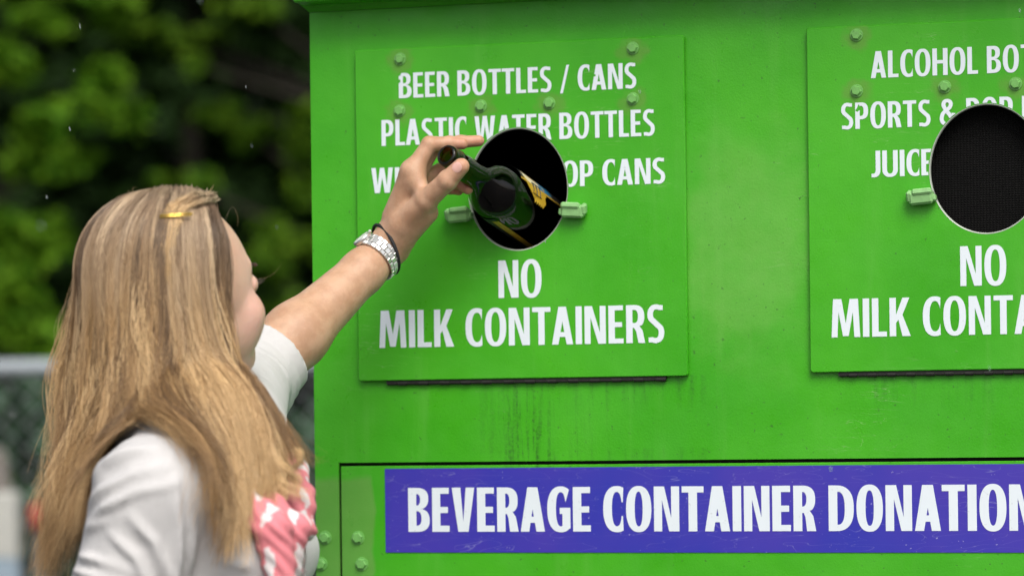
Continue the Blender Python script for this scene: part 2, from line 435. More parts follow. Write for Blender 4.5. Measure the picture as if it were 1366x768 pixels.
# ------------------------------------------------------------------ signed-distance modelling for the figure
def frame(fwd, up=(0,0,1)):
    f = np.array(fwd, float); f /= np.linalg.norm(f); u = np.array(up, float); u = u - f*(u@f); u /= np.linalg.norm(u)
    return np.array([f, np.cross(u, f), u])       # rows: forward, left, up
class Field:
    def __init__(s, xs, ys, zs, big=.06):
        s.ax = [np.asarray(a, np.float32) for a in (xs, ys, zs)]
        s.F = np.full([len(a) for a in s.ax], big, np.float32)
    def sub(s, lo, hi):
        sl = []
        for a, l, h in zip(s.ax, lo, hi):
            i = max(np.searchsorted(a, l)-1, 0); j = min(np.searchsorted(a, h)+1, len(a)); sl.append(slice(i, max(j, i)))
        g = np.meshgrid(*[a[q] for a, q in zip(s.ax, sl)], indexing='ij', sparse=True)
        return tuple(sl), g
    def blend(s, sl, d, k, op='add'):
        a = s.F[sl]
        if op == 'sub': d = -d; a, d = -a, -d
        hh = np.maximum(k-np.abs(a-d), 0)/k if k > 0 else 0
        m = np.minimum(a, d) - hh*hh*k*.25
        s.F[sl] = -m if op == 'sub' else m
    def cone(s, a, b, ra, rb, k=.01, pad=.05, op='add'):
        a = np.array(a, float); b = np.array(b, float); r = max(ra, rb)+pad
        sl, (X, Y, Z) = s.sub(np.minimum(a,b)-r, np.maximum(a,b)+r)
        if s.F[sl].size == 0: return
        ab = b-a; L = ab@ab
        t = np.clip(((X-a[0])*ab[0]+(Y-a[1])*ab[1]+(Z-a[2])*ab[2])/L, 0, 1)
        d = np.sqrt((X-a[0]-t*ab[0])**2+(Y-a[1]-t*ab[1])**2+(Z-a[2]-t*ab[2])**2) - (ra+(rb-ra)*t)
        s.blend(sl, d.astype(np.float32), k, op)
    def ell(s, c, R, r, k=.01, pad=.05, op='add'):
        c = np.array(c, float); r = np.array(r, float); m = r.max()+pad
        sl, (X, Y, Z) = s.sub(c-m, c+m)
        if s.F[sl].size == 0: return
        x, y, z = X-c[0], Y-c[1], Z-c[2]
        q = [R[i][0]*x+R[i][1]*y+R[i][2]*z for i in range(3)]
        k0 = np.sqrt(sum((q[i]/r[i])**2 for i in range(3))); k1 = np.sqrt(sum((q[i]/r[i]**2)**2 for i in range(3)))+1e-9
        s.blend(sl, (k0*(k0-1)/k1).astype(np.float32), k, op)
    def cut(s, p, n):       # keep the side where (x-p).n < 0
        X, Y, Z = np.meshgrid(*s.ax, indexing='ij', sparse=True)
        s.F = np.maximum(s.F, ((X-p[0])*n[0]+(Y-p[1])*n[1]+(Z-p[2])*n[2]).astype(np.float32))
    def mesh(s):
        F = s.F; S = F < 0
        sh = [n-1 for n in F.shape]
        cnt = np.zeros(sh, np.int8)
        C = [(i,j,k) for i in (0,1) for j in (0,1) for k in (0,1)]
        for (i,j,k) in C: cnt += S[i:i+sh[0], j:j+sh[1], k:k+sh[2]]
        I = np.nonzero((cnt > 0) & (cnt < 8)); n = len(I[0])
        idx = np.full(sh, -1, np.int32); idx[I] = np.arange(n)
        val = {c: F[I[0]+c[0], I[1]+c[1], I[2]+c[2]] for c in C}
        P = np.zeros((n,3)); N = np.zeros(n)
        lo = [s.ax[q][I[q]] for q in range(3)]; hi = [s.ax[q][I[q]+1] for q in range(3)]
        for c in C:
            for q in range(3):
                if c[q] == 0:
                    e = list(c); e[q] = 1; e = tuple(e); a, b = val[c], val[e]
                    x = (a < 0) != (b < 0); t = np.where(x, a/np.where(a == b, 1, a-b), 0)
                    for w in range(3):
                        v = lo[w]+(hi[w]-lo[w])*(t if w == q else c[w]); P[:,w] += np.where(x, v, 0)
                    N += x
        P /= N[:,None]
        fs = []
        for q in range(3):
            a, b = (q+1) % 3, (q+2) % 3
            s0 = [slice(None)]*3; s1 = [slice(None)]*3
            s0[q] = slice(0,-1); s1[q] = slice(1,None)
            A, B = S[tuple(s0)], S[tuple(s1)]
            X = np.array(np.nonzero(A != B)); ok = (X[a] > 0) & (X[b] > 0) & (X[a] < F.shape[a]-1) & (X[b] < F.shape[b]-1)
            X = X[:, ok]; inside = A[tuple(X)]
            def cell(da, db):
                Y = X.copy(); Y[a] -= da; Y[b] -= db; return idx[tuple(Y)]
            Q = np.stack([cell(1,1), cell(0,1), cell(0,0), cell(1,0)], 1)
            Q[~inside] = Q[~inside][:, ::-1]
            fs.append(Q)
        Q = np.concatenate(fs); Q = Q[(Q >= 0).all(1)]
        return P, Q
def axis(lo, hi, coarse, fine=()):
    r = [lo]
    while r[-1] < hi:
        h = coarse
        for a, b, f in fine:
            if a <= r[-1] <= b: h = min(h, f)
            elif r[-1] < a: h = min(h, max(f, (a-r[-1])))
            elif b < r[-1] < b+.02: h = min(h, f*1.6)
        r.append(r[-1]+h)
    return np.array(r)
def relax(P, Q, it=1, lam=.5):
    e = np.concatenate([Q[:,[0,1]], Q[:,[1,2]], Q[:,[2,3]], Q[:,[3,0]]])
    for _ in range(it):
        for l in (lam, -lam*1.03):
            acc = np.zeros_like(P); n = np.zeros(len(P))
            for w in range(3):
                acc[:,w] = np.bincount(e[:,0], P[e[:,1],w], len(P)) + np.bincount(e[:,1], P[e[:,0],w], len(P))
            n = np.bincount(e[:,0], minlength=len(P)) + np.bincount(e[:,1], minlength=len(P))
            P = P + l*(acc/np.maximum(n,1)[:,None]-P)
    return P
def normals(P, Q):
    n = np.cross(P[Q[:,2]]-P[Q[:,0]], P[Q[:,3]]-P[Q[:,1]])
    out = np.zeros_like(P)
    for i in range(4):
        for w in range(3): out[:,w] += np.bincount(Q[:,i], n[:,w], len(P))
    return out/(np.linalg.norm(out, axis=1, keepdims=True)+1e-12)

# ================================================================== THE BIN
YW = .008                                    # front wall plane; the sign plates stand 8 mm proud with their face at y = 0
BX0, BX1, BY1, BZ0, BZ1 = -.2872, .882, .92, .14, 1.914
bin_ = empty('donation_bin', ((BX0+BX1)/2, .46, 0))
tag(bin_, 'big green steel beverage container donation bin with two round openings', 'recycling bin')
bolts1 = [(-0.1604, 1.8478), (0.1499, 1.8478), (-0.1618, 1.7815), (-0.0518, 1.7833), (0.0392, 1.7831), (0.1491, 1.7843)]
bolts2 = [(0.4358, 1.8511), (0.4350, 1.7824), (0.5444, 1.7830), (0.6311, 1.7830)]
bolts2 += [(bolts2[3][0]+.094, bolts2[3][1]), (bolts2[3][0]+.094, bolts2[3][1]+.067)]
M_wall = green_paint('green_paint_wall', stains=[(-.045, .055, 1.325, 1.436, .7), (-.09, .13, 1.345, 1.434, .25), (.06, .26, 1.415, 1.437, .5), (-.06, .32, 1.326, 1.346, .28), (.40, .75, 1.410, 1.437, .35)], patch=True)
M_sign = green_paint('green_paint_signs', faded=bolts1+bolts2[:5], tone=1.0)
M_trim = green_paint('green_paint_fittings', tone=.98)
M_lug = simple('pale_green_thick_paint', (.25, .50, .19), .45, var=.3, scale=120)
M_bolt = simple('chalky_green_bolt_paint', (.16, .42, .10), .42, var=.25, scale=200)
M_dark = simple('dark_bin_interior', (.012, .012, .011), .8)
M_rim = simple('bare_aluminium_edge', (.42, .47, .40), .5, metal=.2, var=.15, scale=90)

def grid_wall(name, xs, zs, skip, y0, y1, mat, parent):
    v = []; f = []
    nx, nz = len(xs), len(zs)
    for y in (y0, y1):
        for z in zs:
            for x in xs: v.append((x, y, z))
    I = lambda i, k, s: s*nx*nz + k*nx + i
    solid = lambda i, k: 0 <= i < nx-1 and 0 <= k < nz-1 and not any(a <= xs[i] and xs[i+1] <= b and c <= zs[k] and zs[k+1] <= d for a,b,c,d in skip)
    for i in range(nx-1):
        for k in range(nz-1):
            if not solid(i, k): continue
            f.append((I(i,k,0), I(i+1,k,0), I(i+1,k+1,0), I(i,k+1,0)))
            f.append((I(i,k,1), I(i,k+1,1), I(i+1,k+1,1), I(i+1,k,1)))
            if not solid(i-1,k): f.append((I(i,k,0), I(i,k+1,0), I(i,k+1,1), I(i,k,1)))
            if not solid(i+1,k): f.append((I(i+1,k,0), I(i+1,k,1), I(i+1,k+1,1), I(i+1,k+1,0)))
            if not solid(i,k-1): f.append((I(i,k,0), I(i,k,1), I(i+1,k,1), I(i+1,k,0)))
            if not solid(i,k+1): f.append((I(i,k+1,0), I(i+1,k+1,0), I(i+1,k+1,1), I(i,k+1,1)))
    return mesh_np(name, v, f, mat, parent)

S1 = (-.2226, .2160, 1.4358, 1.8612)         # x0 x1 z0 z1 of the sign plates
S2 = (.3725, .8105, 1.4374, 1.8624)
H1 = (*(-0.0040, 1.6758), .0655, .0761)          # centre and half axes of the round openings
H2 = (*(0.5942, 1.6813), .0690, .0778)
H1 = (H1[0], H1[1], .0652, .0766)
DX0, DX1, DZ1, DZ0 = -.2515, .80, 1.3262, .30
ops = [(H1[0]-.085, H1[0]+.085, H1[1]-.095, H1[1]+.095), (H2[0]-.085, H2[0]+.085, H2[1]-.095, H2[1]+.095)]
DOOR = (DX0-.003, DX1+.003, DZ0-.004, DZ1+.0046)
xs = sorted({BX0, BX1, ops[0][0], ops[0][1], ops[1][0], ops[1][1], DOOR[0], DOOR[1]})
zs = sorted({BZ0, BZ1, ops[0][2], ops[0][3], ops[1][2], ops[1][3], DOOR[2], DOOR[3]})
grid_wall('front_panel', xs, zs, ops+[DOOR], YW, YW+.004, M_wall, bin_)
sh = MB()
sh.box((BX0, YW+.0045, BZ0), (BX0+.004, BY1, BZ1)); sh.box((BX1-.004, YW+.0045, BZ0), (BX1, BY1, BZ1))
sh.box((BX0+.0045, BY1-.004, BZ0), (BX1-.0045, BY1, BZ1)); sh.box((BX0+.0045, YW+.0045, BZ0), (BX1-.0045, BY1-.0045, BZ0+.004))
sh.build('side_shell', M_trim, bin_)
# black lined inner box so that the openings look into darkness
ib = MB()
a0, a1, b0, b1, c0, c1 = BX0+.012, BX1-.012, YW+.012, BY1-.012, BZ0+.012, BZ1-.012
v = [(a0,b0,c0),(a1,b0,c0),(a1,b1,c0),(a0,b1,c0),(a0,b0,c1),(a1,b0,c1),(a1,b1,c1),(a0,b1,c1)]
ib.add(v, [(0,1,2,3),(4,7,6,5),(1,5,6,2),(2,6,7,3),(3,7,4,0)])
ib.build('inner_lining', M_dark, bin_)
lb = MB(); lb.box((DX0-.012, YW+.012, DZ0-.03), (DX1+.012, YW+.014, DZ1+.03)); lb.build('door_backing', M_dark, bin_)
# flared roof: the walls lean out under a deep eave
rf = MB()
o = .16; zt = BZ1+.165
lo = [(BX0,YW,BZ1+.0005),(BX1,YW,BZ1+.0005),(BX1,BY1,BZ1+.0005),(BX0,BY1,BZ1+.0005)]
hi = [(BX0-o,YW-o,zt),(BX1+o,YW-o,zt),(BX1+o,BY1+o,zt),(BX0-o,BY1+o,zt)]
up = [(x,y,zt+.07) for x,y,z in hi]
cx, cy = (BX0+BX1)/2, .46
rg = [(BX0+.25,cy,zt+.30),(BX1-.25,cy,zt+.30)]
rf.add(lo+hi+up+rg, [(0,1,5,4),(1,2,6,5),(2,3,7,6),(3,0,4,7),(4,5,9,8),(5,6,10,9),(6,7,11,10),(7,4,8,11),(8,9,13,12),(10,11,12,13),(9,10,13),(11,8,12)])
rf.build('flared_roof', M_trim, bin_)
dl_ = MB(); dl_.box((BX0-.004, YW-.050, 1.9225), (BX1+.004, YW-.0006, 1.9360), .002); dl_.build('drip_ledge', M_trim, bin_)
for x in (BX0+.1, BX1-.2):
    sk = MB(); sk.box((x, .03, .0), (x+.1, BY1-.02, BZ0-.0005), .008); sk.build('skid', M_trim, bin_)

def plate(name, S, H, mat, parent, y=0., th=.0065, n=160):
    x0,x1,z0,z1 = S; cx,cz,a,b = H; r = .0028
    outer = []; inner = []
    ang = list(np.linspace(0, 2*math.pi, n, endpoint=False))
    for X,Z in ((x0,z0),(x1,z0),(x1,z1),(x0,z1)):
        A = math.atan2(Z-cz, X-cx) % (2*math.pi)
        for dA in (-.012,-.006,0,.006,.012): ang.append((A+dA) % (2*math.pi))
    ang.sort()
    for w in ang:
        c, s = math.cos(w), math.sin(w)
        t = min([(x1-cx)/c if c > 1e-9 else 9, (x0-cx)/c if c < -1e-9 else 9, (z1-cz)/s if s > 1e-9 else 9, (z0-cz)/s if s < -1e-9 else 9])
        X, Z = cx+t*c, cz+t*s
        qx = min(max(X, x0+r), x1-r); qz = min(max(Z, z0+r), z1-r); dx, dz = X-qx, Z-qz; dd = math.hypot(dx, dz)
        if dx and dz and dd > r: X, Z = qx+dx/dd*r, qz+dz/dd*r
        outer.append((X, Z)); inner.append((cx+a*c*1/math.hypot(c, s*a/b)*1 if False else cx+c/math.sqrt((c/a)**2+(s/b)**2), cz+s/math.sqrt((c/a)**2+(s/b)**2)))
    m = len(ang); v = []; e = .0011
    def ring(P, yy, ins=0, sgn=1):
        for (X, Z) in P:
            dx, dz = cx-X, cz-Z; d = math.hypot(dx, dz)
            v.append((X+dx/d*ins*sgn, yy, Z+dz/d*ins*sgn))
    ring(outer, y+th); ring(outer, y+e); ring(outer, y, e); ring(inner, y, .0015, -1); ring(inner, y+th)
    f = [(k*m+i, k*m+(i+1) % m, (k+1)*m+(i+1) % m, (k+1)*m+i) for k in range(3) for i in range(m)]
    o = mesh_np(name, v, f, mat, parent)
    rv = []; 
    prof = [(.0014, -.0002), (.0009, -.0003), (-.0002, .0011), (-.0004, th*.5)]
    for off, yy in prof:
        for w in np.linspace(0, 2*math.pi, 120, endpoint=False):
            rv.append((cx+(a+off)*math.cos(w), y+yy, cz+(b+off)*math.sin(w)))
    rfc = [(k*120+i, k*120+(i+1) % 120, (k+1)*120+(i+1) % 120, (k+1)*120+i) for k in range(3) for i in range(120)]
    mesh_np('cut_edge', rv, rfc, M_rim, o, smooth=True)
    return o
p1 = plate('sign_panel', S1, H1, M_sign, bin_)
p2 = plate('sign_panel', S2, H2, M_sign, bin_)

def bolt_mesh(mb, x, z, y, r=.0056, h=.0052, tilt=0.):
    n = 6; v = []
    prof = [(0, r*1.45), (.0012, r*1.4), (.0012, r*1.12), (h*.75, r*1.08), (h, r*.88)]
    for d, q in prof:
        for k in range(24):
            w = 2*math.pi*k/24 + tilt
            qq = q
            if q < r*1.3:        # hexagonal head
                s = (w-tilt) % (math.pi/3) - math.pi/6; qq = q*math.cos(math.pi/6)/math.cos(s)*1.06
            v.append((x+qq*math.cos(w), y-d, z+qq*math.sin(w)))
    f = [(k*24+i, (k+1)*24+i, (k+1)*24+(i+1) % 24, k*24+(i+1) % 24) for k in range(len(prof)-1) for i in range(24)]
    f.append([4*24+i for i in range(23,-1,-1)])
    mb.add(v, f)
for pl, bl in ((p1, bolts1), (p2, bolts2)):
    for (x, z) in bl:
        b = MB(); bolt_mesh(b, x, z, -.0002, tilt=random.random()); b.build('bolt', M_bolt, pl)
for (x, z) in ((-0.2743, 1.2339), (-0.2804, 1.1999), (-0.2288, 1.2338), (-0.2241, 1.2000), (-0.2765, 1.1437), (-0.2248, 1.1420)):
    b = MB(); bolt_mesh(b, x, z, YW-.0002, r=.0062, tilt=random.random()); b.build('bolt', M_bolt, bin_)

# lumpy over-painted latch lugs either side of each opening
def lug(x, z, parent, flip):
    """a bent strap folded over a welded stud, thick with old paint"""
    s = -1 if flip else 1; m = MB(); a = rad(4*s)
    X = A3((math.cos(a), 0, math.sin(a))); Z = A3((-math.sin(a), 0, math.cos(a))); Y = A3((0, 1, 0)); c = A3((x, 0, z))
    tw = lambda v, g: A3((v[0], v[1]*math.cos(g)-v[2]*math.sin(g), v[1]*math.sin(g)+v[2]*math.cos(g)))
    m.obox(c+Y*-.0078-Z*.001, X, tw(Y,.12), tw(Z,.12), (.0150, .0078, .0082), .0030)
    m.obox(c+Y*-.0125+Z*.0052+X*.002*s, X, tw(Y,-.18), tw(Z,-.18), (.0125, .0058, .0040), .0022)
    m.obox(c-X*s*.0142+Y*-.009+Z*.002, tw(X,.2), tw(Y,.3), tw(Z,.3), (.0035, .0062, .0066), .0020)
    m.obox(c+X*s*.0150+Y*-.007-Z*.0025, X, Y, Z, (.0030, .0060, .0042), .0016)
    m.build('latch_lug', M_lug, parent)
A3 = lambda q: np.array(q, float)
lug(*(-0.0807, 1.6452), p1, False); lug(*(0.0712, 1.6464), p1, True)
lug(*(0.5154, 1.6494), p2, False); lug(H2[0]+.083, H2[1]-.037, p2, True)

# piano hinges peeping out below the plates
M_hinge = simple('grimy_hinge', (.010, .010, .008), .75, metal=.0, var=.5, scale=180)
def hinge(x0, x1, z, parent):
    b = MB(); n = 26; w = (x1-x0)/n
    b.box((x0, YW-.0058, z-.001), (x1, YW-.0006, z+.004))
    for i in range(n):
        b.tube([(x0+i*w+.0008, YW-.0040, z-.0006), (x0+(i+1)*w-.0008, YW-.0040, z-.0006)], .0027 if i % 2 else .0020, 8)
    b.build('piano_hinge', M_hinge, parent)
hinge((-0.1852, 1.4314)[0], (0.1871, 1.4325)[0], 1.4325, p1); hinge((0.4072, 1.4346)[0], (0.7201, 1.4297)[0], 1.4340, p2)

# black flaps inside the openings: a closed one at the right, one pushed open by the bottle at the left
t = NT('black_rubber_mesh'); P_ = t.pos()
wv = t.n('ShaderNodeTexWave', wave_type='BANDS', bands_direction='Z'); t.L.new(P_, wv.inputs['Vector']); t.set(wv, Scale=110.0, Distortion=1.2, Detail=2)
wx = t.n('ShaderNodeTexWave', wave_type='BANDS', bands_direction='X'); t.L.new(P_, wx.inputs['Vector']); t.set(wx, Scale=80.0, Distortion=1.0, Detail=2)
hh = t.math('MULTIPLY', wv.outputs[1], wx.outputs[1])
t.bump(hh, .6, .002)
M_flap = t.out(Base_Color=t.mix(t.math('MULTIPLY', hh, t.noise(P_, 30, 3)), (.002,.002,.002,1), (.009,.0088,.008,1)), Roughness=.85, Specular_IOR_Level=.15)
fb = MB(); fb.box((H2[0]-.080, .024, H2[1]-.092), (H2[0]+.080, .028, H2[1]+.09)); fb.build('rubber_flap', M_flap, bin_)

# lettering
M_vin = vinyl('white_vinyl', (.71, .78, .83), chips=[(*(-0.1617, 1.8306), .0042), (*(-0.1618, 1.8200), .0022), (*(0.0464, 1.8074), .0036), (*(0.0990, 1.8166), .0014), (*(0.4366, 1.7607), .0036)])
YT = -.0005
def line(s, a, b, c, parent, **k):
    """a: left end of the baseline, b: right end of the baseline, c: a point on the cap line above a"""
    text_line('lettering', s, a[0], b[0], a[1], c[1], k.pop('y', YT), k.pop('mat', M_vin), parent, slope=0., hole=(None if k.get('mat') else k.pop('hole', None)), **k)
line('BEER BOTTLES / CANS', (-0.1626, 1.7974), (0.1541, 1.7954), (-0.1622, 1.8296), p1)
line('PLASTIC WATER BOTTLES', (-0.1869, 1.7371), (0.1773, 1.7362), (-0.1865, 1.7704), p1, hole=(H1[0], H1[1], H1[2]+.0024, H1[3]+.0024))
line('WINE BOTTLES POP CANS', (-0.2015, 1.6769), (0.1901, 1.6751), (-0.2011, 1.7092), p1, hole=(H1[0], H1[1], H1[2]+.0024, H1[3]+.0024))
line('NO', (-0.0313, 1.5384), (0.0262, 1.5385), (-0.0307, 1.5860), p1)
line('MILK CONTAINERS', (-0.1932, 1.4779), (0.1867, 1.4785), (-0.1926, 1.5256), p1)
line('ALCOHOL BOTTLES', (0.4530, 1.7972), (0.5855, 1.7972), (0.4534, 1.8301), p2, fit=7)
line('SPORTS & POP BOTTLES', (0.4151, 1.7357), (0.5267, 1.7361), (0.4155, 1.7680), p2, fit=6, hole=(H2[0], H2[1], H2[2]+.0024, H2[3]+.0024))
line('JUICE BOTTLES', (0.4524, 1.6758), (0.5283, 1.6769), (0.4528, 1.7080), p2, fit=5, hole=(H2[0], H2[1], H2[2]+.0024, H2[3]+.0024))
line('NO', (0.5608, 1.5396), (0.6172, 1.5396), (0.5614, 1.5880), p2)
line('MILK CONTAINERS', (0.3999, 1.4801), (0.6247, 1.4794), (0.4004, 1.5272), p2, fit=9)

# access door with its violet banner
dv = MB()
dv.box((DX0, YW-.0005, DZ0), (DX1, YW+.0035, DZ1), .0008)
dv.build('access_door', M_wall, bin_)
t = NT('violet_banner_print'); P_ = t.pos()
c = t.mix(t.sstep(t.noise(P_, 4, 4), .3, .7), (.022,.029,.37,1), (.058,.034,.37,1))
c = t.mix(t.math('MULTIPLY', t.sstep(t.noise(P_, 260, 2), .72, .76), .6), c, (.4,.4,.6,1))
sc = t.noise(t.mapv(P_, (10, 10, 60), rot=(0, .8, 0)), 1, 2, .5, .8)
c = t.mix(t.math('MULTIPLY', t.sstep(t.math('ABSOLUTE', t.math('SUBTRACT', sc, .5)), .004, 0.), .35), c, (.3,.3,.55,1))
M_ban = t.out(Base_Color=c, Roughness=t.math('ADD', .3, t.math('MULTIPLY', t.noise(P_, 20, 3), .25)))
bb = MB(); q0 = (-0.1905, 1.2155); bb.box((q0[0], YW-.0015, 1.2150), (.765, YW-.0007, 1.3226)); ban = bb.build('banner', M_ban, bin_)
line('BEVERAGE CONTAINER DONATIONS', (-0.1590, 1.2415), (0.6127, 1.2406), (-0.1583, 1.2978), ban, y=YW-.0019, w=.195, h=.138, gap=.06, fit=26)

# ================================================================== THE BEER BOTTLE
A_ = np.array
bm0 = A_((-0.0507, -0.1444, 1.7110)); bsh = A_((-0.0195, -0.0325, 1.6700))
bax = (bsh-bm0)/np.linalg.norm(bsh-bm0)
t = NT('brown_glass')
M_glass = t.out(Base_Color=(.10,.043,.012,1), Roughness=.02, Transmission_Weight=1.0, IOR=1.46)
outer = [(0,.0100),(-.0008,.0114),(.0004,.0130),(.004,.0140),(.0085,.0141),(.0105,.0134),(.012,.0140),(.022,.0152),(.0235,.0146),(.035,.0154),(.055,.0166),(.070,.0180),(.081,.0206),(.091,.0256),(.100,.0310),(.110,.0352),(.120,.0372),(.132,.0378),(.230,.0378),(.240,.037),(.246,.034),(.248,.030),(.245,.012),(.244,.0006)]
inner = [(.2405,.0006),(.2415,.012),(.243,.029),(.238,.0335),(.228,.0349),(.132,.0349),(.120,.0344),(.110,.0326),(.100,.0285),(.091,.0232),(.081,.0183),(.070,.0157),(.055,.0142),(.035,.0129),(.012,.0106),(.002,.0099),(0,.0100)]
bt = empty('beer_bottle', bm0+bax*.248)
tag(bt, 'brown glass beer bottle held by the neck and pushed into the left opening', 'bottle')
mb = MB(); mb.lathe(bm0, bax, outer+inner, 56); mb.build('glass', M_glass, bt, True)
# label: wrapped round the far side of the body, a gold crest on its edge
vdir = bm0+bax*.165-CAM; vdir /= np.linalg.norm(vdir)
e1 = -(vdir-bax*(vdir@bax)); e1 /= np.linalg.norm(e1)          # towards the viewer side
e2 = np.cross(bax, e1); e2 = e2 if e2[2] > 0 else -e2           # towards the upper side
def on_body(s, beta, r=.0381):
    s += .014; r += .0006; b = math.radians(beta); return bm0+bax*s+r*(e1*math.cos(b)+e2*math.sin(b))
def wrap(name, s0, s1, b0, b1, mat, parent, r=.0375, nb=40, ns=2):
    v = []; f = []
    for k in range(nb+1):
        for i in range(ns): v.append(on_body(s0+(s1-s0)*i/(ns-1), b0+(b1-b0)*k/nb, r))
    for k in range(nb):
        for i in range(ns-1): f.append((k*ns+i, k*ns+i+1, (k+1)*ns+i+1, (k+1)*ns+i))
    return mesh_np(name, v, f, mat, parent, True)
M_lab = simple('black_label_paper', (.02,.022,.025), .45)
M_gold = simple('gold_label_print', (.62,.40,.035), .35, metal=.25, var=.25, scale=160)
M_cream = simple('cream_label_print', (.66,.62,.42), .5)
M_lblue = simple('blue_label_print', (.02,.16,.30), .4)
lab = wrap('paper_label', .106, .208, 60, 308, M_lab, bt)
wrap('gold_border', .104, .214, 57, 61.5, M_gold, lab, .0377, 4)
wrap('gold_border', .112, .20, 296, 311, M_gold, lab, .0377, 4)
wrap('cream_band', .112, .158, 61.5, 84, M_cream, lab, .03775, 8)
wrap('blue_field', .150, .180, 62, 92, M_lblue, lab, .0378, 10)
# crest: a crown-like gold patch with a toothed lower edge and dark strokes
crest = [(.110,66),(.116,56),(.122,47),(.128,40),(.134,33)]
for i in range(5):
    s = .135+.0050*i; crest += [(s+.0008,30),(s+.0025,25),(s+.0042,30)]
crest += [(.162,36),(.160,46),(.166,58),(.163,70),(.150,78),(.130,80)]
v = [on_body(s, b, .0380) for s, b in crest]; cc = on_body(.140, 52, .0382); v.append(cc)
mesh_np('crest', v, [(i, (i+1) % len(crest), len(crest)) for i in range(len(crest))], M_gold, lab)
mb = MB()
for s, b0_, b1_ in ((.132,46,64),(.140,42,64),(.148,42,64)):
    mb.tube([on_body(s, b0_+(b1_-b0_)*k/5, .0383) for k in range(6)], .0006, 6)
for b0_ in (42, 64): mb.tube([on_body(.130+.020*k/5, b0_, .0383) for k in range(6)], .0005, 6)
mb.build('crest_strokes', M_lab, lab)

# ================================================================== THE WOMAN
zc = lambda q: A_(q, float)
HC = A_((-0.2191, -0.5953, 1.5304))
PHI = rad(45); PIT = rad(4)
hf = AX_R*math.cos(PHI)*math.cos(PIT)+AX_D*math.sin(PHI)*math.cos(PIT)+UP*math.sin(PIT)
HR = frame(hf)                                      # head frame
hp = lambda x, y, z: HC + HR[0]*x + HR[1]*y + HR[2]*z
TH = rad(-8)
bf = AX_R*math.cos(TH)+AX_D*math.sin(TH); BR = frame(bf)
JR = A_((-0.1687, -0.7786, 1.3065)); JL = A_((-0.1924, -0.5132, 1.3765))
EL = A_((-0.2589, -0.2825, 1.4360)); WL = A_((-0.1399, -0.1026, 1.6039))
NB = A_((-0.2065, -0.6122, 1.3722)); CH = A_((-0.1756, -0.6391, 1.2749))
person = None
chest_z = CH[2]
HIP = A_((CH[0], CH[1], .90)) - bf*.01
WST = A_((CH[0], CH[1], 1.07)) - bf*.012
ER = JR + A_((0,0,-.235)) - bf*.075 + AX_D*(-.02); WR = ER + A_((0,0,-.215)) + bf*.06

hand = dict(
  thumb=[((-0.1184, -0.1199, 1.6277), .0165), ((-0.0792, -0.1377, 1.6563), .0138), ((-0.0468, -0.1515, 1.6785), .0122), ((-0.0278, -0.1538, 1.6952), .0102)],
  index=[((-0.1004, -0.1267, 1.6930), .0130), ((-0.0811, -0.1184, 1.7269), .0096), ((-0.0584, -0.1069, 1.7284), .0084), ((-0.0436, -0.1011, 1.7273), .0072)],
  middle=[((-0.1028, -0.1086, 1.6924), .0130), ((-0.0808, -0.0963, 1.7281), .0094), ((-0.0521, -0.0818, 1.7314), .0080), ((-0.0312, -0.0730, 1.7327), .0070)],
  ring=[((-0.1035, -0.0899, 1.6862), .0125), ((-0.0818, -0.0745, 1.6968), .0092), ((-0.0590, -0.0777, 1.6817), .0080), ((-0.0428, -0.0851, 1.6723), .0072)],
  little=[((-0.1028, -0.0750, 1.6767), .0115), ((-0.0882, -0.0682, 1.6804), .0082), ((-0.0726, -0.0674, 1.6753), .0072), ((-0.0602, -0.0687, 1.6720), .0064)])
hp_all = np.array([p for q in hand.values() for p, r in q]+[WL])
lo = hp_all.min(0)-.02; hi = hp_all.max(0)+.02
hx = HC-.13; hx2 = HC+.13
allp = np.array([JR, JL, EL, WR, HC, CH])
X0, Y0 = allp[:,0].min()-.22, allp[:,1].min()-.22
ax = axis(X0, hi[0]+.01, .008, [(lo[0],hi[0],.0017),(hx[0],hx2[0],.0034)])
ay = axis(Y0, hi[1]+.01, .008, [(lo[1],hi[1],.0017),(hx[1],hx2[1],.0034)])
az = axis(.02, HC[2]+.14, .009, [(WR[2]-.2,WR[2]+.01,.005),(HC[2]-.12,HC[2]+.13,.0034),(lo[2],hi[2],.0017)])
if az[-1] < hi[2]+.01: az = np.concatenate([az, np.arange(az[-1]+.0017, hi[2]+.012, .0017)])
F = Field(ax, ay, az)
# torso and legs (under the clothes)
F.ell(CH, BR, (.095,.140,.16), .03); F.ell(WST, BR, (.078,.118,.15), .05); F.ell(HIP, BR, (.095,.155,.12), .05)
F.cone(NB+A_((0,0,-.03)), JR, .034, .045, .015); F.cone(NB+A_((0,0,-.03)), JL, .036, .045, .015)
FEET = []
for s in (-1, 1):
    hj = HIP + BR[1]*s*.085 + A_((0,0,-.06)); kn = A_((hj[0], hj[1], .47)) + bf*.015; an = A_((hj[0], hj[1], .085)) - bf*.02
    F.cone(hj, kn, .078, .050, .02); F.cone(kn, an, .050, .034, .02); F.cone(kn+A_((0,0,-.1))-bf*.012, an+A_((0,0,.12)), .047, .036, .02)
    F.cone(an+A_((0,0,-.035))-bf*.02, an+A_((0,0,-.05))+bf*.13, .032, .024, .02); FEET.append(an)
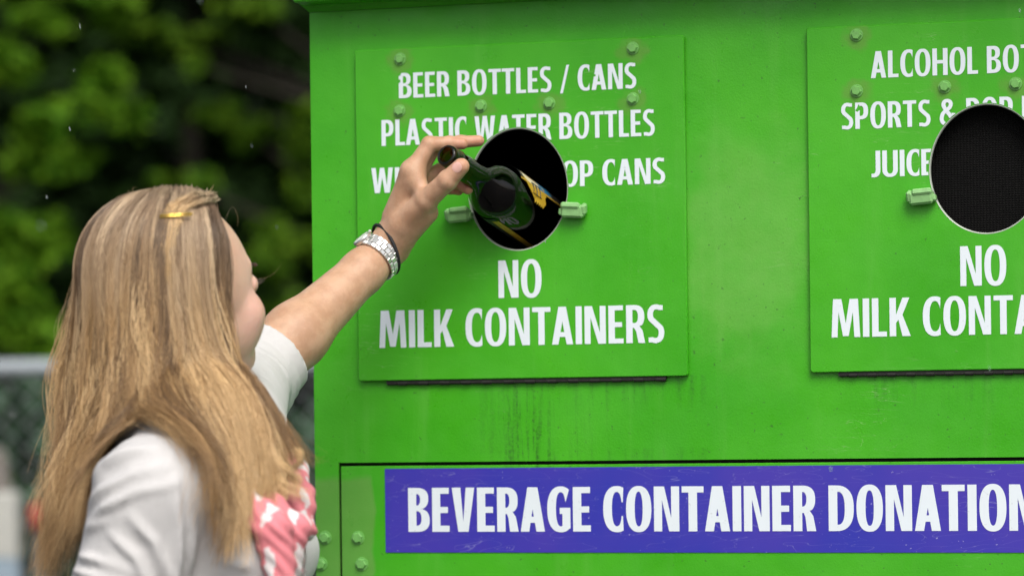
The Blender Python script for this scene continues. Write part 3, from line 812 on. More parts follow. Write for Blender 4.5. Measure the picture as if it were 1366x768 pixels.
# right arm hanging at the side
F.cone(JR, ER, .047, .038, .02); F.cone(ER, WR, .038, .024, .012)
rdir = (WR-ER)/np.linalg.norm(WR-ER); rf_ = bf
for i, (o, l) in enumerate(((.026,.078),(.009,.088),(-.009,.083),(-.026,.066))):
    k0 = WR + rdir*.085 + rf_*o; k1 = k0 + rdir*l*.5 + AX_D*.006; k2 = k1 + rdir*l*.32 + AX_D*.016; k3 = k2+rdir*l*.18+AX_D*.014
    F.cone(WR, k0, .022, .0125, .012)
    F.cone(k0, k1, .0095, .0085, .004); F.cone(k1, k2, .0085, .0075, .002); F.cone(k2, k3, .0075, .0065, .002)
q0 = WR+rdir*.03+rf_*.022; q1 = q0+rdir*.035+rf_*.022+AX_D*.012; q2 = q1+rdir*.032+rf_*.006+AX_D*.012; q3 = q2+rdir*.024+AX_D*.008
F.cone(WR, q0, .018, .016, .01); F.cone(q0, q1, .015, .0115, .006); F.cone(q1, q2, .011, .0095, .003); F.cone(q2, q3, .0095, .0078, .003)
# left arm reaching to the bin
F.cone(JL, EL, .050, .0400, .02)
dl = WL-EL
F.cone(EL, EL+dl*.32, .0380, .0380, .02); F.cone(EL+dl*.32, EL+dl*.8, .0380, .0272, .02); F.cone(EL+dl*.8, WL, .0266, .0232, .012)
H = {k: [(A_(p), r) for p, r in v] for k, v in hand.items()}
for k in ('index','middle','ring','little'):
    F.cone(WL, H[k][0][0], .0200, H[k][0][1], .010)
F.cone(WL, H['thumb'][0][0], .0205, .0165, .010)
F.cone(A_((-0.1202, -0.1099, 1.6152)), A_((-0.0825, -0.1231, 1.6414)), .0175, .0130, .010)
F.cone(H['index'][0][0], H['thumb'][1][0], .0105, .0100, .016)
for k in ('index','middle'):
    q = H[k]; bk = (q[0][0]-WL); F.cone(WL+bk*.35-AX_R*.010+UP*.006, q[0][0]-AX_R*.004+UP*.002, .0085, .0098, .006)
for k, q in H.items():
    for i in range(3):
        kk = .006 if i == 0 else .0022
        F.cone(q[i][0], q[i+1][0], q[i][1], q[i+1][1], kk)
        if i: F.ell(q[i][0], np.eye(3), (q[i][1]*1.04,)*3, .003)
# neck and head
F.cone(hp(-.022,0,-.05), NB, .050, .056, .02)
F.ell(hp(-.010,0,.026), HR, (.094,.074,.082), .02)
F.ell(hp(.030,0,-.012), HR, (.062,.060,.072), .03)
F.cone(hp(.020,.040,-.055), hp(.075,.010,-.078), .021, .016, .02); F.cone(hp(.020,-.040,-.055), hp(.075,-.010,-.078), .021, .016, .02)
F.ell(hp(.084,0,-.080), HR, (.016,.019,.015), .015)
F.ell(hp(.060,0,-.055), HR, (.034,.034,.030), .02)
for s in (-1, 1):
    F.ell(hp(.063,s*.040,-.027), HR, (.024,.0230,.023), .012); F.ell(hp(.058,s*.034,-.045), HR, (.026,.022,.026), .02)          # cheek
    F.cone(hp(.083,s*.012,.023), hp(.066,s*.043,.026), .007, .006, .010)  # brow ridge
    F.ell(hp(.090,s*.036,.003), HR, (.018,.019,.010), .010, op='sub')     # eye socket
    F.ell(hp(.079,s*.031,.004), HR, (.0125,.0130,.0122), .003)            # lids
    F.ell(hp(-.006,s*.076,-.012), frame(HR[0]*.9+HR[1]*s*.35), (.018,.007,.030), .005)  # ear
    F.ell(hp(-.002,s*.083,-.010), HR, (.009,.004,.016), .003, op='sub')
    F.ell(hp(.099,s*.010,-.028), HR, (.009,.007,.007), .005)
F.cone(hp(.086,0,.016), hp(.104,0,-.020), .0065, .0085, .010)
F.ell(hp(.106,0,-.024), HR, (.009,.010,.008), .005)
F.ell(hp(.088,0,-.048), HR, (.013,.024,.0065), .005); F.ell(hp(.087,0,-.058), HR, (.013,.021,.0065), .004)
F.ell(hp(.104,0,-.0530), HR, (.012,.020,.0016), .002, op='sub')
P, Q = F.mesh(); P = relax(P, Q, 2)
# tint: rosier cheeks, knuckles and finger ends, redder lips (true skin colour)
tint = np.zeros((len(P), 4), np.float32)
def blob(c, r): return np.exp(-((P-c)**2).sum(1)/r**2)
for s in (-1, 1): tint[:,0] += .8*blob(hp(.075,s*.045,-.022), .026)
for k, q in H.items():
    tint[:,0] += .9*blob(q[3][0], .014) + .45*blob(q[2][0], .010) + .4*blob(q[1][0], .011)
for k in ('ring', 'little'):
    for i in (1, 2, 3): tint[:,0] += .8*blob(H[k][i][0], .013)
lip = ((P-hp(.097,0,-.053))@HR.T); tint[:,1] = np.clip(1.5-np.sqrt((lip[:,0]/.016)**2+(lip[:,1]/.025)**2+(lip[:,2]/.011)**2)*1.3, 0, 1)
tint[:,0] = np.clip(tint[:,0], 0, 1); tint[:,2] = np.clip((P-HC)@HR[0]*18, 0, 1)*np.clip(1.6-np.linalg.norm(P-hp(.05,0,-.01), axis=1)/.09, 0, 1); tint[:,3] = 1  # third channel: face mask for light put into the skin colour
t = NT('fair_skin'); P_ = t.pos()
at = t.n('ShaderNodeAttribute', attribute_name='tint'); sp = t.n('ShaderNodeSeparateColor'); t.L.new(at.outputs['Color'], sp.inputs[0])
c = t.mix(t.sstep(t.noise(P_, 38, 5, .65), .34, .66), (.45,.26,.158,1), (.55,.34,.22,1))
c = t.mix(t.math('MULTIPLY', t.sstep(t.noise(P_, 420, 2), .66, .72), .35), c, (.42,.20,.12,1))   # freckles
c = t.mix(t.math('MULTIPLY', sp.outputs[2], .9), c, (.78,.50,.41,1))     # face skin lightened here to stand for the light on it
c = t.mix(t.math('MULTIPLY', sp.outputs[0], .5), c, (.58,.22,.16,1))
c = t.mix(sp.outputs[1], c, (.52,.16,.14,1))
h = t.math('ADD', t.math('MULTIPLY', t.noise(P_, 900, 3), .5), t.math('MULTIPLY', t.noise(P_, 160, 3), .9)); vc = t.n('ShaderNodeTexVoronoi', feature='DISTANCE_TO_EDGE'); t.L.new(t.mapv(P_, (330,330,330)), vc.inputs['Vector']); vc.inputs['Scale'].default_value = 1.0
h = t.math('ADD', h, t.math('MULTIPLY', t.sstep(vc.outputs[0], 0., .12), .14)); t.bump(h, .36, .0012)
M_skin = t.out(Base_Color=c, Roughness=.46, Subsurface_Weight=.22, Subsurface_Radius=(1.0,.35,.2), Subsurface_Scale=.007, Specular_IOR_Level=.4)
person = mesh_np('person', P, Q, M_skin, None, True, {'tint': tint})
tag(person, 'long haired woman in white shirt and pink scarf reaching up with a bottle', 'person')

# eyes
M_eye = simple('eye_white', (.75,.73,.70), .2); M_iris = simple('blue_grey_iris', (.06,.10,.14), .15)
for s in (-1, 1):
    m = MB(); m.lathe(hp(.0905,s*.031,.004)-HR[0]*.0105, HR[0], [(.0105*(1-math.cos(a))-.0105+.0105*0, .0105*math.sin(a)) for a in np.linspace(.01, math.pi-.01, 14)], 20)
    e = m.build('eye', M_eye, person, True)
    m = MB(); m.lathe(hp(.0905,s*.031,.004)-HR[0]*.0002, HR[0], [(-.0012,.0050),(.0003,.0026),(.0005,.0001)], 16); m.build('iris', M_iris, e, True)
M_lash = simple('dark_lashes', (.03,.02,.015), .6)
for s in (-1, 1):
    m = MB()
    for k in range(14):
        u = -1+2*k/13; c_ = hp(.0905-.004*u*u, s*(.031+.0115*u), .0065-.003*u*u)
        m.tube([c_, c_+HR[0]*.004+HR[2]*.001, c_+HR[0]*.0075+HR[2]*.004+HR[1]*s*.003*u], [.0004,.0003,.0001], 4)
    m.build('eyelashes', M_lash, person, True)
# finger nails of the raised hand
M_nail = simple('nail', (.74,.44,.37), .25, var=.05)
def nail(tip, prev, out, r, parent, w=.0056, l=.0068):
    a = tip-prev; a /= np.linalg.norm(a); o = A_(out, float); o -= a*(o@a); o /= np.linalg.norm(o); sd = np.cross(a, o)
    v = []; f = []; nu, nv = 9, 9
    for i in range(nu):
        for j in range(nv):
            u = -1+2*i/(nu-1); q = -1+2*j/(nv-1)
            sq = u*math.sqrt(1-q*q/2.3); qq = q*math.sqrt(1-u*u/2.3)
            ang = sq*w/r*1.15
            v.append(tip - a*.002 + a*qq*l + (o*math.cos(ang)+sd*math.sin(ang))*(r+.0004-.0006*abs(q)**4))
    for i in range(nu-1):
        for j in range(nv-1): f.append((i*nv+j, (i+1)*nv+j, (i+1)*nv+j+1, i*nv+j+1))
    mesh_np('fingernail', v, f, M_nail, parent, True)
tq = H['thumb']; nail(tq[3][0], tq[2][0], -vdir*1.0+UP*.28-AX_R*.1, tq[3][1]+.0006, person)
for k in ('index','middle'): q = H[k]; nail(q[3][0], q[2][0], UP+AX_D*.5, q[3][1]-.0003, person, .0046, .0052)

# ------------------------------------------------------------------ shirt
def shirt_fabric(name, col, patt=None):
    t = NT(name); P_ = t.pos()
    c = t.mix(t.noise(P_, 30, 4), tuple(x*.94 for x in col)+(1,), tuple(min(1,x*1.04) for x in col)+(1,))
    if patt: c = patt(t, P_, c)
    wv = t.n('ShaderNodeTexWave', wave_type='BANDS', bands_direction='DIAGONAL'); t.L.new(P_, wv.inputs['Vector']); t.set(wv, Scale=260.0, Distortion=1.5, Detail=2)
    h = t.math('ADD', t.math('MULTIPLY', wv.outputs[1], .25), t.math('MULTIPLY', t.noise(t.mapv(P_, (1,1,.5)), 38, 4, .55), 3.2))
    t.bump(h, .35, .003)
    return t.out(Base_Color=c, Roughness=.9, Sheen_Weight=.05, Specular_IOR_Level=.06)
M_shirt = shirt_fabric('white_jersey', (.56,.55,.545))
# the upper sleeves end below the elbow (hanging arm) and above it (raised arm)
ud = (WL-EL)/np.linalg.norm(WL-EL); SL = EL + (WL-EL)*.20
lo = np.minimum.reduce([JR, JL, ER, CH, HIP])-.24; hi = np.maximum.reduce([JR, JL, SL, CH, NB])+.12
hi[2] = max(JL[2], SL[2])+.09; lo[2] = .84
F = Field(axis(lo[0],hi[0],.0042), axis(lo[1],hi[1],.0042), axis(lo[2],hi[2],.0042))
F.ell(CH, BR, (.104,.150,.17), .03); F.ell(WST, BR, (.088,.130,.16), .06); F.ell(HIP, BR, (.108,.168,.13), .06)
F.cone(NB+A_((0,0,-.030)), JR, .040, .056, .015); F.cone(NB+A_((0,0,-.03)), JL, .042, .055, .015)
for b_ in ((-0.0815, -0.6877, 1.2380), (-0.1334, -0.5363, 1.2377)): F.ell(A_(b_), BR, (.056,.060,.058), .03)
F.cone(JR, ER, .060, .053, .03); F.cone(ER, ER+(WR-ER)*.35, .052, .047, .02)
F.cone(JL, EL, .064, .050, .03); F.cone(EL-ud*.01, SL+ud*.02, .0485, .0425, .02)
F.cone(EL+A_((0,0,-.018))-ud*.01, SL+A_((0,0,-.006)), .043, .038, .02)
X, Y, Z = np.meshgrid(*F.ax, indexing='ij', sparse=True)
F.F = np.maximum(F.F, (.86-Z).astype(np.float32))
near = ((X-SL[0])**2+(Y-SL[1])**2+(Z-SL[2])**2) < .11**2
pl = ((X-SL[0])*ud[0]+(Y-SL[1])*ud[1]+(Z-SL[2])*ud[2]).astype(np.float32)
F.F = np.where(near, np.maximum(F.F, pl), F.F)
rc = ER+(WR-ER)*.28
pr = ((X-rc[0])*rdir[0]+(Y-rc[1])*rdir[1]+(Z-rc[2])*rdir[2]).astype(np.float32)
near = ((X-rc[0])**2+(Y-rc[1])**2+(Z-rc[2])**2) < .075**2
F.F = np.where(near, np.maximum(F.F, pr), F.F)
F.cone(NB+A_((0,0,-.01)), NB+A_((0,0,.2)), .060, .07, .01, op='sub')
FS = F
P, Q = F.mesh(); P = relax(P, Q, 2); Nn = normals(P, Q)
D = np.zeros(len(P))
def fold(pts, amp, wid, only=None):
    global D
    amp *= 2.4; wid *= .85
    pts = [A_(p, float) for p in pts]; best = np.full(len(P), 1e9); tt = np.zeros(len(P))
    for i in range(len(pts)-1):
        a, b = pts[i], pts[i+1]; ab = b-a
        u = np.clip(((P-a)@ab)/(ab@ab), 0, 1); dd = P-a-u[:,None]*ab
        dd = dd - np.outer(dd@AX_D, AX_D)*.75
        q = np.sqrt((dd**2).sum(1)); m = q < best; best = np.where(m, q, best); tt = np.where(m, (i+u)/(len(pts)-1), tt)
    D += amp*np.exp(-(best/wid)**2)*np.sin(np.clip(tt, .06, .94)*math.pi)**.6
NS = 3.60
fold([(-0.2346, -0.8418, 1.3028), (-0.2026, -0.8315, 1.3388), (-0.1761, -0.8230, 1.3511), (-0.1481, -0.8140, 1.3571)], .0046, .0065)
fold([(-0.2318, -0.8409, 1.2853), (-0.2029, -0.8316, 1.3127), (-0.1741, -0.8224, 1.3289), (-0.1378, -0.8107, 1.3380)], .0040, .0060)
fold([(-0.2232, -0.8486, 1.2737), (-0.1974, -0.8403, 1.2947), (-0.1649, -0.8299, 1.3116), (-0.1265, -0.8176, 1.3190)], .0034, .0060)
fold([(-0.2366, -0.8424, 1.2601), (-0.2184, -0.8366, 1.2741), (-0.1881, -0.8269, 1.2848)], .0024, .0055)
fold([(-0.1289, -0.8079, 1.3236), (-0.1279, -0.8076, 1.2761), (-0.1346, -0.8097, 1.2224), (-0.1379, -0.8108, 1.1971)], .0050, .0065)
fold([(-0.1241, -0.7853, 1.3152), (-0.1224, -0.7848, 1.2674), (-0.1290, -0.7869, 1.2158)], .0040, .0060)
fold([(-0.1875, -0.8477, 1.2681), (-0.1638, -0.8401, 1.2442), (-0.1478, -0.8349, 1.2062)], .0030, .0060)
fold([(-0.1663, -0.8409, 1.2851), (-0.1456, -0.8343, 1.2597), (-0.1356, -0.8310, 1.2234), (-0.1329, -0.8302, 1.1982)], .0038, .0065)
fold([(-0.2458, -0.8454, 1.2475), (-0.2150, -0.8355, 1.2424), (-0.1812, -0.8246, 1.2325), (-0.1550, -0.8163, 1.2171)], .0046, .0045)
fold([(-0.2460, -0.8454, 1.2325), (-0.2189, -0.8367, 1.2258), (-0.1852, -0.8259, 1.2135)], .0034, .0050)
fold([(-0.1124, -0.7396, 1.2401), (-0.0834, -0.7303, 1.2317), (-0.0586, -0.7014, 1.2337)], .003, .007)
# ribbed folds round the raised cuff
for k, (o, am, wd) in enumerate(((-.006,.0022,.0022),(-.013,.0016,.0025),(-.022,.0022,.0032),(-.036,.0022,.005),(-.055,.0028,.007))):
    x = P-(SL+ud*o); along = x@ud; near_ = (x**2).sum(1) < .08**2
    wob = .004*np.sin(np.arctan2(x@UP, x@AX_R)*2+k*1.3)*(k > 1)
    D += np.where(near_, am*np.exp(-((along+wob)/wd)**2), 0)
q = P*1.
D += .0011*np.sin(q[:,0]*61+3*np.sin(q[:,2]*23))*np.sin(q[:,2]*47+2*np.sin(q[:,0]*31))
P = P + Nn*D[:,None]
P = relax(P, Q, 1)
mesh_np('shirt', P, Q, M_shirt, person, True)

# ------------------------------------------------------------------ scarf
def scarf_print(t, P_, c):
    vo = t.n('ShaderNodeTexVoronoi', feature='F1'); t.L.new(t.mapv(P_, (46,46,10), rot=(.15,.5,.9)), vo.inputs['Vector']); vo.inputs['Scale'].default_value = 1.0
    n = t.math('ADD', vo.outputs[0], t.math('MULTIPLY', t.math('SUBTRACT', t.noise(P_, 55, 4), .5), .7))
    return t.mix(t.sstep(n, .42, .38), c, (.72,.66,.66,1))
M_scarf = shirt_fabric('pink_white_scarf', (.74,.24,.27), scarf_print)
S_ = [((-0.1265, -0.6864, 1.3310), (-0.0862, -0.6734, 1.3207), .018, .021), ((-0.0862, -0.6734, 1.3207), (-0.0579, -0.6434, 1.3019), .022, .020),
      ((-0.0626, -0.6449, 1.3019), (-0.0549, -0.6424, 1.2903), .020, .017), ((-0.1008, -0.7233, 1.3218), (-0.0480, -0.7399, 1.2689), .016, .020), ((-0.0480, -0.7399, 1.2689), (-0.0395, -0.7372, 1.2096), .020, .017),
      ((-0.0835, -0.7146, 1.3150), (-0.0385, -0.7075, 1.2662), .016, .018), ((-0.0385, -0.7075, 1.2662), (-0.0451, -0.7054, 1.2202), .018, .014), ((-0.0568, -0.6798, 1.2263), (-0.0622, -0.6815, 1.1662), .014, .020),
      ((-0.0532, -0.6471, 1.2855), (-0.0463, -0.6449, 1.2682), .013, .011), ((-0.0463, -0.6449, 1.2682), (-0.0467, -0.6398, 1.2574), .011, .006), ((-0.0649, -0.6298, 1.3114), (-0.0893, -0.5852, 1.3273), .018, .020), ((-0.0893, -0.5852, 1.3273), (-0.1655, -0.5256, 1.3524), .02, .018),
      ((-0.1265, -0.6864, 1.3310), (-0.1636, -0.6772, 1.3607), .018, .016), ((-0.1636, -0.6772, 1.3607), (-0.2186, -0.6266, 1.3624), .016, .016), ((-0.2186, -0.6266, 1.3624), (-0.2206, -0.5433, 1.3616), .016, .016), ((-0.2206, -0.5433, 1.3616), (-0.1655, -0.5256, 1.3524), .016, .018)]
pts = np.array([A_(x) for s in S_ for x in s[:2]]); lo = pts.min(0)-.035; hi = pts.max(0)+.035
F = Field(axis(lo[0],hi[0],.0026), axis(lo[1],hi[1],.0026), axis(lo[2],hi[2],.0026), .03)
for a, b, ra, rb in S_: F.cone(a, b, ra, rb, .006)
P, Q = F.mesh(); P = relax(P, Q, 2); Nn = normals(P, Q)
sx = (P-HC)@AX_R; sd = (P-HC)@AX_D; sz = P[:,2]
wv = np.sin((sx*.8+sz*.75+.25*sd)*260+3.2*np.sin(sz*42+sd*30)+2*np.sin(sx*37))
P = P + Nn*(.0011*np.sin(sx*330+sz*260+3*np.sin(sz*45+sd*30)))[:,None] + Nn*(.0010*wv*np.abs(np.sin(sz*31+sx*23)))[:,None] + Nn*(.0006*np.sin(sx*420+sz*190+4*np.sin(sz*60)))[:,None]
P = relax(P, Q, 1)
mesh_np('scarf', P, Q, M_scarf, person, True)

# ------------------------------------------------------------------ trousers and shoes
M_jean = shirt_fabric('dark_blue_denim', (.035,.05,.10))
lo = HIP-.26; hi = HIP+.26; lo[2] = .05; hi[2] = 1.0
F = Field(axis(lo[0],hi[0],.008), axis(lo[1],hi[1],.008), axis(lo[2],hi[2],.009))
F.ell(HIP, BR, (.102,.160,.115), .04)
for s, an in zip((-1,1), FEET):
    hj = HIP + BR[1]*s*.085 + A_((0,0,-.06)); kn = A_((hj[0], hj[1], .47)) + bf*.015
    F.cone(hj, kn, .084, .060, .02); F.cone(kn, an, .060, .052, .02)
X, Y, Z = np.meshgrid(*F.ax, indexing='ij', sparse=True)
F.F = np.maximum(np.maximum(F.F, (Z-.985).astype(np.float32)), (.07-Z).astype(np.float32))
P, Q = F.mesh(); mesh_np('trousers', relax(P, Q, 1), Q, M_jean, person, True)
M_shoe = simple('grey_canvas_shoe', (.2,.2,.21), .7)
for an in FEET:
    a = an*1.; a[2] = .0
    F = Field(axis(a[0]-.2,a[0]+.2,.006), axis(a[1]-.2,a[1]+.2,.006), axis(.002,.16,.006))
    F.cone(a+A_((0,0,.045))-bf*.03, a+A_((0,0,.034))+bf*.135, .040, .034, .02); F.cone(a+A_((0,0,.05)), a+A_((0,0,.10)), .043, .040, .02)
    X, Y, Z = np.meshgrid(*F.ax, indexing='ij', sparse=True); F.F = np.maximum(F.F, (.008-Z).astype(np.float32))
    P, Q = F.mesh(); mesh_np('shoe', relax(P, Q, 1), Q, M_shoe, person, True)

# ------------------------------------------------------------------ wristwatch, hair tie on the wrist, hair clip
wa = (WL-EL)/np.linalg.norm(WL-EL); wc = A_((-0.1517, -0.1200, 1.5893))
wc = EL + wa*((wc-EL)@wa)
wv_ = -(vdir - wa*(vdir@wa)); wv_ /= np.linalg.norm(wv_); wu = np.cross(wa, wv_); wu = wu if wu[2] > 0 else -wu
M_steel = simple('brushed_steel', (.72,.71,.69), .28, metal=.85, var=.1, scale=200)
M_dial = simple('pale_watch_dial', (.82,.80,.78), .25)
watch = empty('wristwatch', wc); watch.parent = person
rw = .0286
def ringp(w, r=rw): return wc + (wv_*math.cos(w)+wu*math.sin(w))*r
m = MB(); nl = 26; cw = rad(80)
for k in range(nl):
    w = 2*math.pi*(k+.5)/nl
    if abs((w-cw+math.pi) % (2*math.pi)-math.pi) < rad(27): continue
    rdl = (ringp(w)-wc)/rw; tg = np.cross(wa, rdl)
    wd = .0100 - .0018*min(1, abs((w-cw+math.pi) % (2*math.pi)-math.pi)/2.4)
    m.obox(ringp(w), wa, tg, rdl, (wd*.40, rw*math.pi/nl*.92, .0016), .0005)
    for s in (-1, 1): m.obox(ringp(w+math.pi/nl)+wa*s*wd*.72, wa, tg, rdl, (wd*.29, rw*math.pi/nl*.92, .0014), .0005)
m.build('bracelet', M_steel, watch)
rdl = (ringp(cw)-wc)/rw
m = MB(); m.lathe(ringp(cw, rw-.002), rdl, [(0,.0110),(.001,.0126),(.0046,.0131),(.0060,.0126),(.0066,.0114),(.0064,.0105)], 36); m.build('watch_case', M_steel, watch, True)
m = MB(); m.lathe(ringp(cw, rw+.0042), rdl, [(0,.0106),(.0004,.007),(.0005,.0002)], 30); m.build('dial', M_dial, watch)
m = MB(); m.tube([ringp(cw, rw+.002)+wa*.0125, ringp(cw, rw+.002)+wa*.0160], [.0019,.0022], 10); m.build('crown_knob', M_steel, watch)
tc = EL + wa*((A_((-0.1423, -0.1044, 1.5935))-EL)@wa)
th_n = wa*.80 + AX_R*.40 - UP*.12; th_n /= np.linalg.norm(th_n)
v1 = wv_-th_n*(wv_@th_n); v1 /= np.linalg.norm(v1); v2 = np.cross(th_n, v1)
m = MB(); pts = []
for k in range(49):
    w = 2*math.pi*k/48; pts.append(tc + (v1*math.cos(w)*1.0+v2*math.sin(w)*1.06)*(.0305+.0005*math.sin(3*w)))
m.tube(pts, .0022, 8, False); m.build('hair_tie', simple('black_elastic', (.012,.012,.013), .7), person, True)

# ================================================================== HAIR (a part of the woman): thousands of single strands laid in locks
# each row is one level down the hair, the columns run from the back of the head round to the right temple
LEFT = [[(-0.2555, -0.6069, 1.6370), (-0.2462, -0.6092, 1.6407), (-0.2362, -0.6112, 1.6437), (-0.2281, -0.6087, 1.6457)],
        [(-0.2863, -0.6168, 1.6138), (-0.2578, -0.6392, 1.6193), (-0.2316, -0.6570, 1.6216), (-0.2098, -0.6637, 1.6223)],
        [(-0.3150, -0.6155, 1.5767), (-0.2750, -0.6605, 1.5795), (-0.2412, -0.6811, 1.5834), (-0.2135, -0.6848, 1.5842)],
        [(-0.3284, -0.6198, 1.5296), (-0.2817, -0.6731, 1.5277), (-0.2443, -0.6958, 1.5277), (-0.2136, -0.6964, 1.5278)],
        [(-0.3388, -0.6284, 1.4815), (-0.2894, -0.6756, 1.4780), (-0.2435, -0.7029, 1.4766), (-0.2109, -0.7060, 1.4767)],
        [(-0.3445, -0.6355, 1.4310), (-0.2987, -0.6785, 1.4258), (-0.2475, -0.7115, 1.4241), (-0.2041, -0.7249, 1.4233)],
        [(-0.3340, -0.6531, 1.3788), (-0.3005, -0.6896, 1.3720), (-0.2556, -0.7225, 1.3734), (-0.1871, -0.7688, 1.3682)],
        [(-0.3300, -0.6728, 1.3222), (-0.3087, -0.7027, 1.3161), (-0.2864, -0.7271, 1.3230), (-0.2214, -0.7903, 1.3415)],
        [(-0.3321, -0.6892, 1.2686), (-0.3166, -0.7105, 1.2611), (-0.2987, -0.7310, 1.2699), (-0.2325, -0.8201, 1.3126)],
        [(-0.3394, -0.7021, 1.2111), (-0.3262, -0.7188, 1.1955), (-0.3094, -0.7345, 1.2152), (-0.2464, -0.8246, 1.2849)]]
RIGHT = [[(-0.2281, -0.6087, 1.6457), (-0.2165, -0.5997, 1.6471), (-0.2009, -0.5894, 1.6460), (-0.1877, -0.5800, 1.6398)],
         [(-0.2121, -0.6645, 1.6215), (-0.1940, -0.6607, 1.6228), (-0.1752, -0.6442, 1.6206), (-0.1609, -0.6186, 1.6166)],
         [(-0.2135, -0.6848, 1.5842), (-0.1911, -0.6808, 1.5845), (-0.1669, -0.6647, 1.5838), (-0.1503, -0.6278, 1.5818)],
         [(-0.2136, -0.6964, 1.5278), (-0.1862, -0.6897, 1.5282), (-0.1605, -0.6710, 1.5283), (-0.1462, -0.6328, 1.5308)],
         [(-0.2109, -0.7060, 1.4767), (-0.1781, -0.6956, 1.4771), (-0.1509, -0.6721, 1.4787), (-0.1397, -0.6370, 1.4809)],
         [(-0.2025, -0.7244, 1.4233), (-0.1619, -0.7082, 1.4212), (-0.1304, -0.6824, 1.4258), (-0.1301, -0.6445, 1.4343)],
         [(-0.1825, -0.7673, 1.3681), (-0.1449, -0.7290, 1.3707), (-0.1127, -0.6924, 1.3815), (-0.1080, -0.6521, 1.3928)],
         [(-0.1272, -0.8074, 1.3378), (-0.1179, -0.7571, 1.3193), (-0.0909, -0.7065, 1.3359), (-0.0739, -0.6590, 1.3563)],
         [(-0.1051, -0.8160, 1.3079), (-0.1026, -0.7785, 1.2751), (-0.0800, -0.7240, 1.2959), (-0.0520, -0.6730, 1.3327)],
         [(-0.1039, -0.7999, 1.2719), (-0.0909, -0.7852, 1.2261), (-0.0713, -0.7422, 1.2619), (-0.0379, -0.6842, 1.3433)]]
FAR = [[(-0.2555, -0.6069, 1.6370), (-0.2459, -0.5828, 1.6465), (-0.2253, -0.5710, 1.6483), (-0.1976, -0.5674, 1.6409)],
       [(-0.2863, -0.6168, 1.6138), (-0.2863, -0.5590, 1.6254), (-0.2576, -0.5289, 1.6322), (-0.2150, -0.5310, 1.6273)],
       [(-0.3150, -0.6155, 1.5767), (-0.3195, -0.5487, 1.5858), (-0.2887, -0.5126, 1.5909), (-0.2415, -0.5027, 1.5900)],
       [(-0.3284, -0.6198, 1.5296), (-0.3344, -0.5482, 1.5346), (-0.3078, -0.5029, 1.5372), (-0.2645, -0.4943, 1.5365)],
       [(-0.3388, -0.6284, 1.4815), (-0.3435, -0.5564, 1.4831), (-0.3192, -0.5066, 1.4836), (-0.2754, -0.4926, 1.4831)],
       [(-0.3445, -0.6355, 1.4310), (-0.3472, -0.5681, 1.4298), (-0.3276, -0.5145, 1.4273), (-0.2822, -0.4895, 1.4268)],
       [(-0.3396, -0.6549, 1.3789), (-0.3434, -0.5879, 1.3760), (-0.3302, -0.5311, 1.3755), (-0.2910, -0.4818, 1.3748)],
       [(-0.3403, -0.6761, 1.3223), (-0.3431, -0.6140, 1.3211), (-0.3302, -0.5574, 1.3199), (-0.3102, -0.4827, 1.3227)],
       [(-0.3447, -0.6933, 1.2688), (-0.3439, -0.6353, 1.2710), (-0.3309, -0.5838, 1.2694), (-0.3212, -0.5020, 1.2710)],
       [(-0.3505, -0.7056, 1.2113), (-0.3463, -0.6570, 1.2173), (-0.3350, -0.6062, 1.2235), (-0.3216, -0.5336, 1.2289)]]
def crv(T, u):
    """Catmull-Rom through the rows of T (n,k,3) at parameters u (m,) in 0..n-1 -> (m,k,3)"""
    n = len(T); i = np.clip(u.astype(int), 0, n-2); f = (u-i)[:,None,None]
    p1 = T[i]; p2 = T[i+1]; p0 = T[np.clip(i-1,0,n-1)]; p3 = T[np.clip(i+2,0,n-1)]
    return .5*(2*p1+(p2-p0)*f+(2*p0-5*p1+4*p2-p3)*f*f+(3*p1-p0-3*p2+p3)*f**3)
NL = 30                                   # points along a strand
def sheet(T, s, length):
    """points of strands at lateral positions s in 0..1, running down `length` (0..1) of the sheet -> (k,NL,3)"""
    T = np.array(T, float); n, m = T.shape[:2]
    g = np.linspace(0, n-1, 64); rows = crv(T, g)                      # (64,m,3)
    lat = crv(np.swapaxes(rows, 0, 1), np.clip(s, 0, 1)*(m-1))         # (k,64,3)
    u = np.linspace(0, 1, NL)[None,:]*length[:,None]*63
    i = np.clip(u.astype(int), 0, 62); f = (u-i)[...,None]
    k = np.arange(len(s))[:,None]
    return lat[k,i]*(1-f)+lat[k,i+1]*f
inward = HC + UP*-.02
SV, SQ, SA = [], [], []
